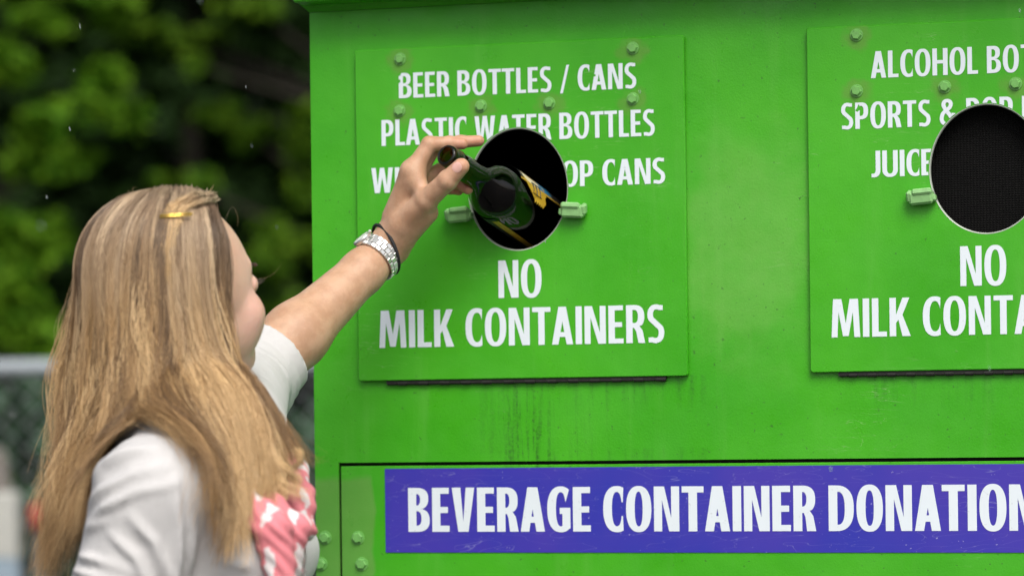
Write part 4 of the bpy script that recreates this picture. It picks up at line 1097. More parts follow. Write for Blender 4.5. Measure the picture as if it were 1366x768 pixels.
def grow(T, nlock, per, seed, smin=0., smax=1., lens=(.8,1.0), split=None, deep=.016, wave=1.0, lift=0., wid=.045, rad0=.00030, shade=0., tmin=0.):
    R = np.random.default_rng(seed)
    for q in range(nlock):
        sc = smin+(smax-smin)*(q+R.uniform(-.7,.7))/max(nlock-1,1); sc = min(max(sc, smin), smax)
        L = R.uniform(*lens)
        if split: L = split(sc, L, R)
        k = per
        off = R.normal(size=k)*wid*R.uniform(.7,1.6)
        s = np.clip(sc+off*.9, -.02, 1.02)
        ln = np.clip(L*(1-np.abs(R.normal(size=k))*.075), .25, 1.0)
        P = sheet(T, s, ln)
        C = sheet(T, np.full(1, sc), np.full(1, L))
        u = np.linspace(0, 1, NL)[None,:,None]
        cl = np.clip((np.clip(u-.15, 0, 1)**.9)*R.uniform(.6,1.25), 0, .97)
        Cb = np.repeat(C, k, 0)
        P = P + (Cb-P)*cl*.85
        # thickness of the lock, layers and gentle waves
        dep = (R.uniform(0, 1)**1.1*deep + np.abs(R.normal(size=(k,1,1)))*.0055)
        c0 = P - (inward + 0*P); c0[...,2] *= .45; nrm = c0/np.linalg.norm(c0, axis=2, keepdims=True)
        P = P - nrm*dep*np.minimum(1, .25+u*2.2) + nrm*lift*np.minimum(1, u*3)
        ph = R.uniform(0, 6.28); fr = R.uniform(7, 12); am = R.uniform(.004,.018)*wave
        ph2 = R.uniform(0, 6.28)
        sw = np.clip(u-.25, 0, 1)**1.3
        P = P + np.clip(1-u*3, 0, 1)*(R.normal(size=(k,1,1))*.0035*AX_R + R.normal(size=(k,1,1))*.002*UP) + np.sin(u*R.uniform(8,20,size=(k,1,1))+R.uniform(0,6.28,size=(k,1,1)))*.0011*AX_R*np.minimum(1,u*4)
        pj = R.normal(size=(k,1,1))*.75; am = am*(1+R.normal(size=(k,1,1))*.45)
        P = P + sw*am*1.7*(np.sin(fr*u+ph+pj)*AX_R + .8*np.cos(fr*1.15*u+ph2+pj)*AX_D)
        P = P + R.normal(size=(k,1,3))*.0018*(.3+u) + np.cumsum(R.normal(size=(k,NL,3))*.00034, 1)
        tn = max(tmin, min(1., R.beta(1.1,1.05)*(.62 if (T is RIGHT and sc > .84) else 1.)))  # tone of the lock; dark ones also paint in the shade between locks
        add_strands(P, rad0*R.uniform(.8,1.25,size=k), R, tn, shade, lg=(.002+.012*(.35*tn+.65*R.uniform(0,1)) if lift == 0 else .010+.006*R.uniform(0,1)))
def probe(P):
    """distance to the shirt and its gradient, read from the grid the shirt was made on"""
    f = [np.interp(P[:,w], FS.ax[w], np.arange(len(FS.ax[w]))) for w in range(3)]
    i = [np.clip(x.astype(int), 1, FS.F.shape[w]-3) for w, x in enumerate(f)]; g = [np.clip(x-j, 0, 1) for x, j in zip(f, i)]
    def tri(o):
        out = 0
        for a in (0,1):
            for b in (0,1):
                for c in (0,1):
                    wt = (g[0] if a else 1-g[0])*(g[1] if b else 1-g[1])*(g[2] if c else 1-g[2])
                    out = out + wt*FS.F[i[0]+a+o[0], i[1]+b+o[1], i[2]+c+o[2]]
        return out
    d = tri((0,0,0)); G = np.stack([tri((1,0,0))-tri((-1,0,0)), tri((0,1,0))-tri((0,-1,0)), tri((0,0,1))-tri((0,0,-1))], 1)
    return d, G/(np.linalg.norm(G, axis=1, keepdims=True)+1e-9)
def keep_out(P, R, lg=.004):
    k, n = P.shape[:2]; gap = (.0015+(lg+.0045*R.uniform(0,1,k)**1.5)[:,None]*np.clip(.25+np.linspace(0,3,n), 0, 1)[None]).ravel(); q = P.reshape(-1,3).copy()
    c = hp(-.010,0,.026); rr = A_((.094,.074,.082))+.0035
    for it in range(3):
        l = (q-c)@HR.T; e = np.sqrt(((l/(rr+gap[:,None]*.8))**2).sum(1)); m = e < 1
        q[m] = c + (l[m]/e[m][:,None])@HR
        d, G = probe(q); need = np.clip(.004+gap-d, 0, .02); ok = d < .05
        q += G*(need*ok)[:,None]
    # carry the push on down the strand so that locks keep their layer, then soften the kinks
    dsp = q.reshape(k,n,3)-P; m0 = np.linalg.norm(dsp, axis=2)
    for j in range(1, n):
        dn = np.minimum(dsp[:,j-1]@AX_D, 0)[:,None]*AX_D; pv = dn*.965 + (dsp[:,j-1]-dn)*A_((.84,.84,.5)); w = np.linalg.norm(pv, axis=1) > m0[:,j]
        dsp[w,j] = pv[w]; m0[:,j] = np.linalg.norm(dsp[:,j], axis=1)
    q = (P+dsp).reshape(-1,3)
    for it in range(2):
        d, G = probe(q); need = np.clip(.004+gap-d, 0, .02); q += G*(need*(d < .05))[:,None]
    q = q.reshape(k,n,3)
    for it in range(3): q[:,1:-1] = q[:,1:-1]*.5+(q[:,:-2]+q[:,2:])*.25
    return q
def add_strands(P, rad_, R, tone, shade=0., push=True, lg=.004):
    k, n = P.shape[:2]
    if push: P = keep_out(P, R, lg)
    t = np.gradient(P, axis=1); t /= np.linalg.norm(t, axis=2, keepdims=True)+1e-12
    ref = AX_D[None,None,:]*.9+UP*.2+AX_R*.3
    a = np.cross(t, np.broadcast_to(ref, t.shape)); a /= np.linalg.norm(a, axis=2, keepdims=True)+1e-12
    b = np.cross(t, a)
    u = np.linspace(0, 1, n)[None,:,None]
    r = rad_[:,None,None]*(1-.75*np.clip(u-.72, 0, 1)/.28)
    V = np.stack([P+r*(a*math.cos(w)+b*math.sin(w)) for w in (0, 2.094, 4.189)], 2)   # k,n,3,3
    base = sum(len(x) for x in SV)
    SV.append(V.reshape(-1,3))
    idx = base + (np.arange(k)[:,None]*n+np.arange(n-1)[None,:])*3
    qs = [np.stack([idx+c, idx+(c+1) % 3, idx+3+(c+1) % 3, idx+3+c], -1).reshape(-1,4) for c in range(3)]
    SQ.append(np.concatenate(qs))
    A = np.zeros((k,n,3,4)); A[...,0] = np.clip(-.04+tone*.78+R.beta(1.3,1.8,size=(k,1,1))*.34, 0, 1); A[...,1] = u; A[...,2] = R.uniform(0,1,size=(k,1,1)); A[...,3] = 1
    SA.append(A.reshape(-1,4))
def spl(sc, L, R):     # strands that meet the shoulder end there
    if sc > .86: return R.uniform(.66,.86)
    return L
def spr(sc, L, R):
    if sc < .10: return R.uniform(.62,.85)
    if sc > .9 and R.uniform() < .4: return R.uniform(.74,.9)
    return L
grow(LEFT, 95, 30, 1, lens=(.74,1.0), split=spl, wid=.020)
grow(LEFT, 26, 40, 21, lens=(.74,1.0), split=spl)
grow(LEFT, 30, 46, 2, lens=(.7,.98), split=spl, deep=.006, wid=.016, rad0=.00034, lift=.002)
grow(RIGHT, 105, 30, 3, lens=(.64,1.0), split=spr, wid=.018)
grow(RIGHT, 28, 40, 23, lens=(.64,1.0), split=spr)
grow(RIGHT, 34, 46, 4, lens=(.72,1.0), split=spr, deep=.006, wid=.014, rad0=.00034, lift=.002)
grow(LEFT, 9, 55, 31, smin=.84, smax=1., lens=(.62,.78), deep=.003, lift=.003, wid=.03)
grow(RIGHT, 9, 55, 32, smin=0., smax=.13, lens=(.58,.76), deep=.003, lift=.003, wid=.03)
grow(FAR, 46, 46, 5, lens=(.8,1.0))
# a few loose flyaways
R_ = np.random.default_rng(9)
for T, n in ((LEFT, 150), (RIGHT, 110), (FAR, 40)):
    s = R_.uniform(0, 1, n)**(1.5 if T is LEFT else 1); P = sheet(T, s, R_.uniform(.5, 1, n))
    u = np.linspace(0, 1, NL)[None,:,None]
    dirs = R_.normal(size=(n,1,3))*.008 + (P[:,15:16]-inward)/np.linalg.norm(P[:,15:16]-inward, axis=2, keepdims=True)*.006
    P = P + dirs*u**1.2 + .009*np.sin(u*R_.uniform(4,14,size=(n,1,1))+R_.uniform(0,6,size=(n,1,1)))*u*R_.normal(size=(n,1,3))
    add_strands(P, np.full(n, .00013), R_, .8)
# wisps curling out: at the crown, the forehead and the ends
def wisp(pts, n, spread, rad_=.00009):
    T = np.array([A_(p) for p in pts])[:,None,:]; c = crv(T, np.linspace(0, len(pts)-1, NL))[:,0]
    P = c[None] + R_.normal(size=(n,1,3))*spread*np.linspace(.3,1,NL)[None,:,None]
    add_strands(P, np.full(n, rad_), R_, 1.1, push=False)
wisp([(-0.1561, -0.6066, 1.6038), (-0.1502, -0.5942, 1.6235), (-0.1478, -0.5829, 1.6132), (-0.1479, -0.5830, 1.6022)], 1, .001, .00006)
wisp([(-0.1408, -0.6279, 1.5525), (-0.1213, -0.6059, 1.5428), (-0.1051, -0.5902, 1.5480), (-0.0938, -0.5866, 1.5612)], 1, .001, .00006)
wisp([(-0.1407, -0.6279, 1.5608), (-0.1215, -0.6165, 1.5341), (-0.1094, -0.6021, 1.5427)], 1, .001, .00006)
wisp([(-0.1860, -0.6162, 1.6359), (-0.1716, -0.6116, 1.6391), (-0.1652, -0.6095, 1.6473)], 3, .0015)
wisp([(-0.2554, -0.6174, 1.6355), (-0.2593, -0.6187, 1.6465), (-0.2545, -0.6171, 1.6481)], 5, .004)
wisp([(-0.3197, -0.6380, 1.5398), (-0.3409, -0.6448, 1.5064), (-0.3428, -0.6454, 1.4813), (-0.3318, -0.6419, 1.4643)], 4, .004)
for q in range(16):
    a = R_.uniform(0, 1); dx, dy = R_.normal()*.008, R_.normal()*.008
    j = lambda p, w=1.: A_(p)+AX_R*dx*w*(1+R_.normal()*.3)+UP*dy*w+AX_D*R_.normal()*.004
    wisp([j((-0.1227, -0.6536, 1.4358)), j((-0.1025, -0.6787, 1.3862)), j((-0.0746, -0.7012, 1.3438),1.6), j((-0.0605, -0.7072, 1.3131),2.2) if a < .5 else j((-0.0535, -0.6892, 1.3305),1.5), j((-0.0750, -0.7276, 1.2959),2.6) if a < .3 else j((-0.0412, -0.6853, 1.3239),1.6) if a > .6 else j((-0.0479, -0.6979, 1.2983),2.2)], 22, .0042, .00024)
for q in range(10):
    dx = R_.normal()*.010
    j = lambda p, w=1.: A_(p)+AX_R*dx*w+UP*R_.normal()*.006+AX_D*R_.normal()*.004
    wisp([j((-0.1352, -0.6944, 1.4193)), j((-0.1125, -0.7186, 1.3703)), j((-0.0866, -0.7366, 1.3219),1.5), j((-0.0909, -0.7484, 1.2821),2), j((-0.0776, -0.7442, 1.2459),2.4)], 24, .004, .00024)
wisp([(-0.0813, -0.6666, 1.3614), (-0.0543, -0.6737, 1.3351), (-0.0424, -0.6752, 1.3383), (-0.0430, -0.6754, 1.3505), (-0.0461, -0.6763, 1.3498)], 60, .0032, .00026)
wisp([(-0.0891, -0.6691, 1.3615), (-0.0549, -0.6792, 1.3287), (-0.0413, -0.6853, 1.3206), (-0.0414, -0.6853, 1.3085)], 40, .0035, .00026)
# combed-over front hair held by the clip
grow([[(-0.1876, -0.5694, 1.6421), (-0.1766, -0.5869, 1.6357)], [(-0.1860, -0.6162, 1.6359), (-0.1711, -0.6219, 1.6234)], [(-0.1897, -0.6541, 1.6255), (-0.1819, -0.6516, 1.6155)], [(-0.1988, -0.6707, 1.6100), (-0.1863, -0.6709, 1.6014)], [(-0.2002, -0.6890, 1.5762), (-0.1838, -0.6858, 1.5718)], [(-0.2018, -0.6989, 1.5267), (-0.1807, -0.6943, 1.5247)]], 9, 50, 12, lens=(.8,1.), deep=.003, wid=.12, wave=.3, tmin=.45)
# scalp cap that the strands cover
CV, CF = [], []
for T in (LEFT, RIGHT, FAR):
    s = np.linspace(0, 1, 16); P = sheet(T, s, np.full(16, .62))
    c0 = P-inward; nr = c0/np.linalg.norm(c0, axis=2, keepdims=True); P = P - nr*np.linspace(.004,.021,NL)[None,:,None]
    b = sum(len(x) for x in CV); CV.append(P.reshape(-1,3))
    CF += [(b+i*NL+j, b+(i+1)*NL+j, b+(i+1)*NL+j+1, b+i*NL+j+1) for i in range(15) for j in range(NL-1)]
b0 = sum(len(x) for x in SV)
V = np.concatenate(SV+CV); Q = np.concatenate(SQ+[np.array(CF)+b0])
cA = np.zeros((sum(len(x) for x in CV), 4)); cA[:,0] = .1; cA[:,1] = .3; cA[:,3] = 1
Acol = np.concatenate(SA+[cA])
t = NT('blonde_hair'); P_ = t.pos()
at = t.n('ShaderNodeAttribute', attribute_name='hcol'); sp = t.n('ShaderNodeSeparateColor'); t.L.new(at.outputs['Color'], sp.inputs[0])
root = t.ramp(sp.outputs[0], [(0., (.055,.032,.018)), (.45, (.24,.16,.10)), (1., (.64,.49,.33))])  # low end kept dark to double as shade between locks
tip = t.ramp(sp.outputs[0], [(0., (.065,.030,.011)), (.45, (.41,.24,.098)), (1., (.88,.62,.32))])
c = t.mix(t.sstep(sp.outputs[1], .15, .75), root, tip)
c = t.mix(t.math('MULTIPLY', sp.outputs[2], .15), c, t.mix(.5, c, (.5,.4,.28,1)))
M_hair = t.out(Base_Color=c, Roughness=.38, Specular_IOR_Level=.55, Anisotropic=.0)
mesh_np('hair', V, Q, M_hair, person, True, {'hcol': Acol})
# eyebrows
for s in (-1, 1):
    m = MB()
    for k in range(9):
        u = k/8; c_ = hp(.0945-.016*u, s*(.016+.030*u), .0215+.005*math.sin(u*2.6)); m.tube([c_, c_+HR[1]*s*.006+HR[2]*.001], [.0012,.0006], 5)
    m.build('eyebrow', M_hair, person, True)
# gold hair clip
M_clip = simple('gold_metal_clip', (.80,.55,.12), .25, metal=.8)
m = MB(); a, b = A_((-0.1987, -0.6853, 1.6104)), A_((-0.1681, -0.6692, 1.6128)); nd = -AX_D
for dz in (-.0011, .0011):
    m.tube([a+UP*dz, a*.66+b*.34+UP*dz+nd*.0012, a*.33+b*.67+UP*dz+nd*.0012, b+UP*dz], .0009, 8)
m.tube([b-UP*.0011, b+AX_R*.0012, b+UP*.0011], .0009, 8)
m.build('hair_clip', M_clip, person, True)

# ================================================================== GROUND AND BACKGROUND
def wp(r_, d_, z): return A_((CAM[0], CAM[1], 0.)) + AX_R*r_ + AX_D*d_ + UP*z
t = NT('asphalt'); P_ = t.pos()
c = t.mix(t.noise(P_, 160, 4), (.022,.022,.022,1), (.050,.048,.046,1)); c = t.mix(t.math('MULTIPLY', t.sstep(t.noise(P_, 1.3, 4), .5, .65), .5), c, (.03,.03,.032,1))
t.bump(t.noise(P_, 220, 3), .5, .004)
M_asph = t.out(Base_Color=c, Roughness=.75)
def quad(name, P, mat): 
    return mesh_np(name, P, np.array([[0,1,2,3]]), mat)
tag(quad('ground', [(-150,-150,-.001),(150,-150,-.001),(150,150,-.001),(-150,150,-.001)], M_asph), kind='structure')
t = NT('grass_ground'); P_ = t.pos()
c = t.mix(t.noise(P_, 9, 6), (.03,.05,.015,1), (.07,.10,.03,1)); t.bump(t.noise(P_, 60, 4), .6, .02)
M_lawn = t.out(Base_Color=c, Roughness=.9)
tag(quad('grass_field', [wp(-60,12.25,.004), wp(60,12.25,.004), wp(60,120,.004), wp(-60,120,.004)], M_lawn), kind='structure')
hv = []; hf_ = []  # slope added behind the woods to shut out sky and keep the gaps dark
for i in range(41):
    for j, (dd, z) in enumerate(((38,.008),(42,2),(47,5),(54,9),(66,14))):
        hv.append(wp(-50+2.5*i, dd, z if j == 0 else z+.6*math.sin(i*.7+j)))
for i in range(40):
    for j in range(4): hf_.append((i*5+j, (i+1)*5+j, (i+1)*5+j+1, i*5+j+1))
t = NT('backdrop_dark_green'); P_ = t.pos()
M_backdrop = t.out(Base_Color=t.mix(t.noise(P_, 2, 5), (.004,.009,.003,1), (.010,.018,.006,1)), Roughness=.95)
tag(mesh_np('added_backdrop', hv, hf_, M_backdrop, None, True), kind='structure')

# ------------------------------------------------------------------ leaves
def leaf_mat(name, a, b, trans=.25):
    t = NT(name)
    at = t.n('ShaderNodeAttribute', attribute_name='lcol'); sp = t.n('ShaderNodeSeparateColor'); t.L.new(at.outputs['Color'], sp.inputs[0])
    c = t.mix(sp.outputs[0], (*a,1), (*b,1))
    return t.out(Base_Color=c, Roughness=.65, Specular_IOR_Level=.08)
M_bark = simple('bark', (.022,.018,.012), .9, var=.4, scale=18)
M_lbright = leaf_mat('spring_green_leaves', (.040,.125,.005), (.10,.205,.010))
M_lmid = leaf_mat('mid_green_leaves', (.03,.085,.005), (.09,.17,.009))
M_ldark = leaf_mat('dark_needles', (.005,.014,.003), (.013,.034,.005))
M_lshrub = leaf_mat('dull_green_leaves', (.036,.078,.044), (.070,.125,.070))
def leaves(name, C, size, mat, parent, R, droop=0., aspect=.55):
    n = len(C); C = np.asarray(C)
    a = R.normal(size=(n,3)); a[:,2] = a[:,2]*.5-droop; a /= np.linalg.norm(a, axis=1, keepdims=True)
    b = np.cross(a, R.normal(size=(n,3))); b /= np.linalg.norm(b, axis=1, keepdims=True)
    nn = np.cross(a, b); s = size*R.uniform(.6,1.3,size=(n,1))
    V = np.stack([C-a*s*.5, C+b*s*aspect*.5+nn*s*.06, C+a*s*.5, C-b*s*aspect*.5+nn*s*.06], 1).reshape(-1,3)
    Q = np.arange(4*n).reshape(n,4)
    A = np.ones((n,4,4)); A[:,:,0] = R.uniform(0,1,size=(n,1)); 
    return mesh_np(name, V, Q, mat, parent, False, {'lcol': A.reshape(-1,4)})
def blobpts(R, c, r, n):
    v = R.normal(size=(n,3)); v /= np.linalg.norm(v, axis=1, keepdims=True); v *= R.uniform(0,1,size=(n,1))**.5
    return A_(c) + v[:,:1]*r[0]*AX_R + v[:,1:2]*r[1]*AX_D + v[:,2:]*r[2]*UP
def leafy(name, label, cat, base, trunk_r, h, clusters, mat, leaf, dens, seed, group=None):
    R = np.random.default_rng(seed); base = A_(base)
    o = empty(name, base); tag(o, label, cat, group)
    m = MB(); k = 7
    top = base+UP*h
    tp = [base+UP*h*i/k + AX_R*.06*math.sin(i*1.3+seed)+AX_D*.05*math.sin(i*1.7) for i in range(k+1)]
    m.tube(tp, [trunk_r*(1.25-.95*i/k) for i in range(k+1)], 10)
    pts = []
    for c, r in clusters:
        c = A_(c); r = tuple(x*1.6 for x in r); j = min(k-1, max(1, int((c[2]-.35)/h*k))); s = tp[j]
        mid = s*.5+c*.5+UP*.1
        m.tube([s, s*.6+mid*.4+UP*.03, mid, c], [trunk_r*.32, trunk_r*.24, trunk_r*.16, trunk_r*.05], 6)
        n = int(dens*r[0]*r[2]/.0256)
        sub = max(4, n//60)
        for q in blobpts(R, c, r, sub): pts.append(blobpts(R, q, (r[0]*.55,r[1]*.55,r[2]*.48), 60))
    m.build('trunk', M_bark, o, True)
    leaves('crown', np.concatenate(pts), leaf, mat, o, R)
    return o
D1 = 13.4
cl = [((-7.7490, 15.3157, 3.3456),(.19,.2,.17)),((-7.6807, 15.5056, 3.5095),(.10,.12,.09)),((-7.9083, 15.2647, 3.0436),(.20,.2,.16)),((-8.1603, 15.3519, 2.7757),(.17,.2,.20)),((-8.0893, 15.0386, 2.4076),(.20,.2,.24)),((-7.9538, 15.2501, 2.1789),(.17,.2,.15)),((-8.0507, 15.0510, 1.9197),(.22,.2,.12)),((-7.9473, 15.5882, 1.8947),(.15,.2,.07)),
      ((-8.3373, 15.6312, 3.6579),(.10,.1,.12)),((-8.1513, 15.6908, 3.9903),(.14,.15,.08)),((-7.8074, 15.9691, 4.0525),(.17,.2,.06)),
      ((-8.6487, 15.1954, 3.2296),(.3,.3,.3)),((-8.9137, 15.2785, 2.3912),(.35,.3,.35)),((-8.6942, 15.5168, 4.3081),(.35,.3,.2)),((-8.1450, 15.6929, 4.5403),(.4,.3,.25)),((-9.1430, 15.3730, 4.8877),(.5,.4,.35)),((-9.7915, 15.1651, 3.9393),(.5,.4,.5)),((-10.3501, 14.9861, 2.8942),(.5,.4,.5)),((-9.3142, 15.3181, 5.8464),(.8,.6,.5)),((-8.4067, 15.6090, 5.5480),(.7,.6,.45)),((-10.2241, 15.1945, 5.3598),(.7,.6,.5))]
b = A_((-9.1187, 15.5488, 1.7324)); b[2] = 0
leafy('broadleaf_tree', 'spring green broadleaf tree behind the fence with boughs at the far left', 'tree', b, .15, 7.6, cl, M_lbright, .15, 11.0, 3)
cl = [((-7.8047, 18.9942, 2.6987),(.17,.2,.15)),((-7.8677, 18.6380, 2.5763),(.14,.2,.10)),((-7.7349, 19.1846, 3.4462),(.09,.1,.16)),((-7.7807, 19.1699, 3.0901),(.10,.1,.10)),((-8.3653, 18.6465, 3.9923),(.045,.05,.05)),((-8.3993, 18.4676, 3.1318),(.12,.12,.045)),((-8.3227, 19.5003, 3.6030),(.10,.1,.09)),((-8.5963, 19.5806, 3.7322),(.10,.1,.07)),
      ((-8.0529, 19.0827, 4.4103),(.2,.2,.07)),((-7.7847, 19.0007, 2.1806),(.14,.2,.10)),((-8.0529, 19.0827, 2.1335),(.12,.2,.08)),((-7.2110, 19.5206, 2.8447),(.35,.3,.4)),((-6.9855, 19.5928, 4.1670),(.4,.3,.35)),((-7.5056, 19.5942, 4.9685),(.5,.4,.25)),((-6.3535, 20.1314, 3.5222),(.5,.4,.4)),((-6.6473, 20.0373, 5.7625),(.8,.5,.4)),((-6.0238, 20.2371, 4.4127),(.6,.5,.5)),((-8.6775, 19.2186, 4.2888),(.14,.2,.05)),((-8.9946, 19.1169, 4.3206),(.14,.2,.05))]
b = A_((-7.1699, 20.3738, 1.7480)); b[2] = 0
leafy('broadleaf_tree', 'darker green broadleaf tree whose boughs show between the woman and the bin', 'tree', b, .16, 7.8, cl, M_lmid, .145, 8.0, 8)
# dark conifers behind
def conifer(r_, d_, h, seed, label):
    R = np.random.default_rng(seed); base = wp(r_, d_, 0); o = empty('conifer_tree', base); tag(o, label, 'tree', 'dark conifers behind the broadleaf trees')
    m = MB(); m.tube([base, base+UP*h*.5, base+UP*h], [.16,.10,.01], 10); m.build('trunk', M_bark, o, True)
    pts = []; nt = int(h*3.4)
    for i in range(nt):
        z = .35+(h-.35)*(i/nt); L = (h-z)*.24+.25
        for k in range(8):
            w = R.uniform(0, 6.28); n = int(26*L)+6; u = R.uniform(.15,1,n)[:,None]
            d_v = AX_R*math.cos(w)+AX_D*math.sin(w); s_v = np.cross(UP, d_v)
            pts.append(base+UP*z + d_v*u*L - UP*(u**1.7)*L*.35 + s_v*R.normal(size=(n,1))*.12*L*(1.1-u) + UP*R.normal(size=(n,1))*.05)
    leaves('crown', np.concatenate(pts), .32, M_ldark, o, R, droop=.5, aspect=.35)
for k, (r_, d_, h) in enumerate(((-10.2,30,11.5),(-7.3,28.6,12.7),(-4.9,30.5,13),(-2.7,28.8,11.8),(-.4,30.4,12.8),(2.6,29,12))):
    conifer(r_, d_, h, 40+k, 'tall dark conifer in the shaded row behind the two broadleaf trees')
R = np.random.default_rng(77); n = 14000
pts = A_([wp(a, b, c) for a, b, c in zip(R.uniform(-22,16,n), R.uniform(33,37,n), R.uniform(0,1,n)**.8*13)])
tag(leaves('far_woods', pts, .75, M_ldark, None, R, droop=.3, aspect=.6), kind='stuff')
# shrubs along the far side of the fence
for k, (r_, d_, h, w) in enumerate(((-4.9,14.4,1.6,.7),(-3.8,14.8,1.65,.7),(-2.75,14.2,1.5,.62),(-2.1,15,1.7,.6),(-1.4,14.3,1.6,.62),(-.7,14.8,1.6,.65),(.3,14.4,1.6,.75))):
    R = np.random.default_rng(60+k); base = wp(r_, d_, 0); o = empty('shrub', base)
    tag(o, 'rounded dull green shrub growing behind the chain link fence', 'shrub', 'shrubs along the fence')
    m = MB(); pts = []
    for q in range(9):
        c = base + AX_R*R.uniform(-.7,.7)*w + AX_D*R.uniform(-.5,.5)*w + UP*R.uniform(.35,.88)*h
        m.tube([base+AX_R*R.uniform(-.08,.08), base*.5+c*.5+UP*.08, c], [.02,.014,.004], 6)
    m.build('stem', M_bark, o, True)
    for q in range(46):
        c = base + AX_R*R.normal()*.42*w + AX_D*R.normal()*.35*w + UP*(.12+.80*R.uniform(0,1)**.8)*h
        pts.append(blobpts(R, c, (.22,.22,.17), 60))
    leaves('foliage', np.concatenate(pts), .11, M_lshrub if k % 2 else M_lmid if k == 2 else M_lshrub, o, R)

# ------------------------------------------------------------------ chain link fence
M_galv = simple('galvanised_steel', (.42,.44,.46), .45, metal=.5, var=.12, scale=30)
M_rail = simple('galvanised_rail', (.30,.335,.36), .6, metal=.05, var=.1, scale=12)
zf = (-3.9731, 6.7809, 1.5939)[2]; f0, f1, fd = -8.0, 4.5, 12.0
fe = empty('chain_link_fence', wp((f0+f1)/2, fd, 0)); tag(fe, 'grey chain link fence with a round top rail behind the woman', 'fence')
m = MB(); m.tube([wp(f0-.05,fd,zf), wp(f1+.05,fd,zf)], .028, 16); m.build('top_rail', M_rail, fe, True)
for x in (-7.98, -5.3, -2.75, -.05, 2.3, 4.48):
    m = MB(); m.tube([wp(x,fd+.062,0), wp(x,fd+.062,zf+.01), wp(x,fd+.062,zf+.035)], [.030,.030,.012], 14)
    m.tube([wp(x,fd+.062,zf-.0), wp(x,fd+.02,zf)], .022, 10); m.build('post', M_galv, fe, True)
m = MB(); p = .044; n = int((f1-f0)/p); nz = int((zf-.04)/p)
for i in range(n):
    x = f0+i*p
    m.tube([wp(x+(p if (j+i) % 2 else 0.), fd-.03+(.002 if j % 2 else -.002), .03+j*p) for j in range(nz+1)], .0019, 3, False)
m.build('wire_mesh', M_galv, fe)

# pale post and red topped stake seen blurred beyond the fence
M_white = simple('weathered_white_paint', (.45,.45,.41), .6, var=.1, scale=8)
M_cap = simple('weathered_brown_grey_wood', (.16,.14,.12), .8, var=.3, scale=20)
M_blue = simple('pale_blue_paint', (.27,.35,.42), .6, var=.15, scale=9)
M_red = simple('red_paint', (.50,.035,.03), .45)
p0 = A_((-4.4363, 7.4725, 1.0187)); zt1 = (-4.4349, 7.4730, 1.1453)[2]; zt2 = (-4.4330, 7.4736, 1.3085)[2]; zb = (-4.4377, 7.4721, 0.9006)[2]
po = empty('gate_post', (p0[0], p0[1], 0)); tag(po, 'pale gate post with brown cap and bluish foot standing beyond the fence', 'post')
def sq(name, z0, z1, w0, w1, mat, q):
    m = MB(); v = []
    for z, w_ in ((z0,w0),(z1-.012,w1),(z1,w1-.012)):
        for a, b in ((-1,-1),(1,-1),(1,1),(-1,1)): v.append(A_((p0[0],p0[1],z))+AX_R*a*w_+AX_D*b*w_)
    m.add(v, [(3,2,1,0),(8,9,10,11)]+[(k*4+i, k*4+(i+1)%4, (k+1)*4+(i+1)%4, (k+1)*4+i) for k in range(2) for i in range(4)]); m.build(name, mat, q)
sq('shaft', zb+.0005, zt1, .078, .075, M_white, po); sq('cap', zt1+.0005, zt2, .044, .024, M_cap, po); sq('foot', 0, zb, .080, .079, M_blue, po)
p1_ = A_((-4.2506, 7.4271, 1.0198)); zt3 = (-4.2497, 7.4273, 1.0979)[2]; zt4 = (-4.2508, 7.4270, 1.0030)[2]
so_ = empty('marker_stake', (p1_[0], p1_[1], 0)); tag(so_, 'short stake with a red top beside the pale gate post', 'stake')
m = MB(); m.tube([(p1_[0],p1_[1],0),(p1_[0],p1_[1],zt4)], .013, 12); m.build('shaft', M_cap, so_, True)
m = MB(); m.tube([(p1_[0],p1_[1],zt4+.0005),(p1_[0],p1_[1],zt3-.012),(p1_[0],p1_[1],zt3)], [.034,.034,.022], 16); m.build('red_top', M_red, so_, True)

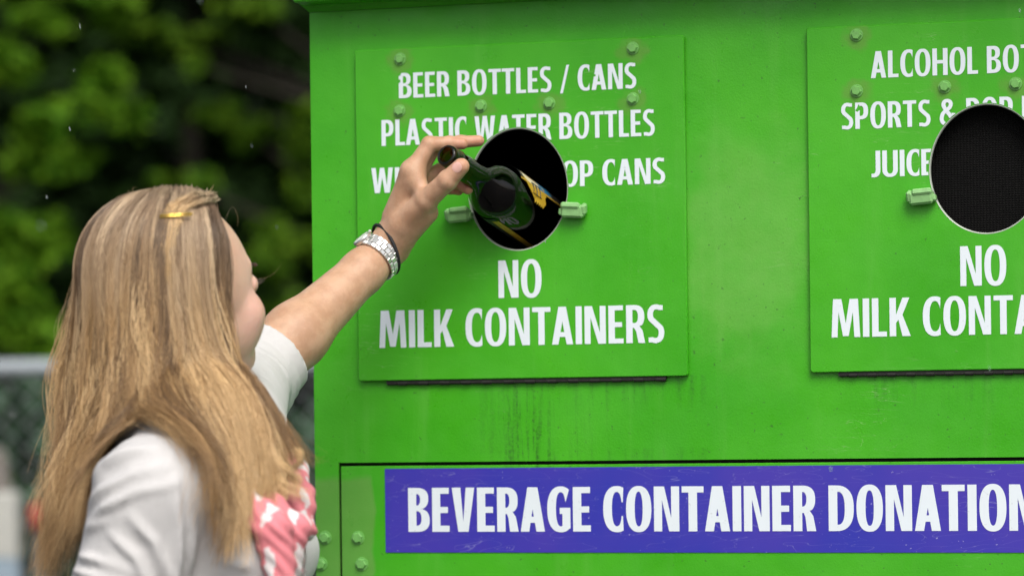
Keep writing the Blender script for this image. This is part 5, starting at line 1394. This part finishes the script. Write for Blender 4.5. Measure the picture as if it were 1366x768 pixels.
# ------------------------------------------------------------------ falling rain
R = np.random.default_rng(5); m = MB()
M_drop = NT('rain_water').out(Base_Color=(.9,.95,1,1), Roughness=.15, Transmission_Weight=.85, IOR=1.33)
for k in range(70):
    d_ = R.uniform(2.7, 5.2); c = CAM + AX_D*d_ + AX_R*R.uniform(-.22,.16)*d_ + UP*R.uniform(-.06,.14)*d_
    if c[1] > -.06 and c[0] > -.3: continue
    if c[0] > -.15 and R.uniform() < .75: continue
    L = R.uniform(.003,.007); w = R.uniform(.0005,.0009); dn = UP*-1+AX_R*.18
    m.tube([c, c+dn*L*.3, c+dn*L*.75, c+dn*L], [w*.2, w*.8, w, w*.3], 6)
tag(m.build('rain', M_drop, None, True), kind='stuff')

# ================================================================== CAMERA AND LIGHT
cam = bpy.data.cameras.new('camera'); co = bpy.data.objects.new('camera', cam); COL.objects.link(co); scene.camera = co
cam.sensor_width = 36; cam.lens = 36*4550/1366; cam.shift_y = 179.35/1366
cam.clip_start = .1; cam.clip_end = 500
R0 = Matrix((AX_R, UP, -AX_D)).transposed()
co.matrix_world = Matrix.Translation(CAM) @ R0.to_4x4() @ Matrix.Rotation(-.01203117, 4, 'Z')
co.data.dof.use_dof = True; cam.dof.focus_distance = 4.14; cam.dof.aperture_fstop = 3.8
w = bpy.data.worlds.new('World'); scene.world = w; w.use_nodes = True
N = w.node_tree.nodes; bg = N['Background']
sky = N.new('ShaderNodeTexSky'); sky.sky_type = 'NISHITA'; sky.sun_disc = False
SUN_EL, SUN_AZ = rad(50), rad(148)          # soft light from high up, behind the photographer
sky.sun_elevation = SUN_EL; sky.sun_rotation = SUN_AZ; sky.air_density = 1.0; sky.dust_density = 5.0; sky.ozone_density = 1.0
hs = N.new('ShaderNodeHueSaturation'); hs.inputs['Saturation'].default_value = .45     # thin overcast greys the blue
w.node_tree.links.new(sky.outputs[0], hs.inputs['Color']); w.node_tree.links.new(hs.outputs[0], bg.inputs[0]); bg.inputs[1].default_value = .122
sl = bpy.data.lights.new('sun', 'SUN'); sl.energy = 1.5; sl.angle = rad(32); sl.color = (1, .96, .9)
so = bpy.data.objects.new('sun', sl); COL.objects.link(so)
dirv = Vector((math.sin(SUN_AZ)*math.cos(SUN_EL), math.cos(SUN_AZ)*math.cos(SUN_EL), math.sin(SUN_EL)))   # towards the sun
so.rotation_euler = dirv.to_track_quat('Z', 'Y').to_euler(); so.location = (0, -3, 6)
vs = scene.view_settings; vs.view_transform = 'Standard'; vs.look = 'None'; vs.gamma = 1; vs.use_curve_mapping = False; vs.exposure = .48
scene.cycles.use_denoising = True
scene.cycles.max_bounces = 10; scene.cycles.transmission_bounces = 10; scene.cycles.transparent_max_bounces = 16
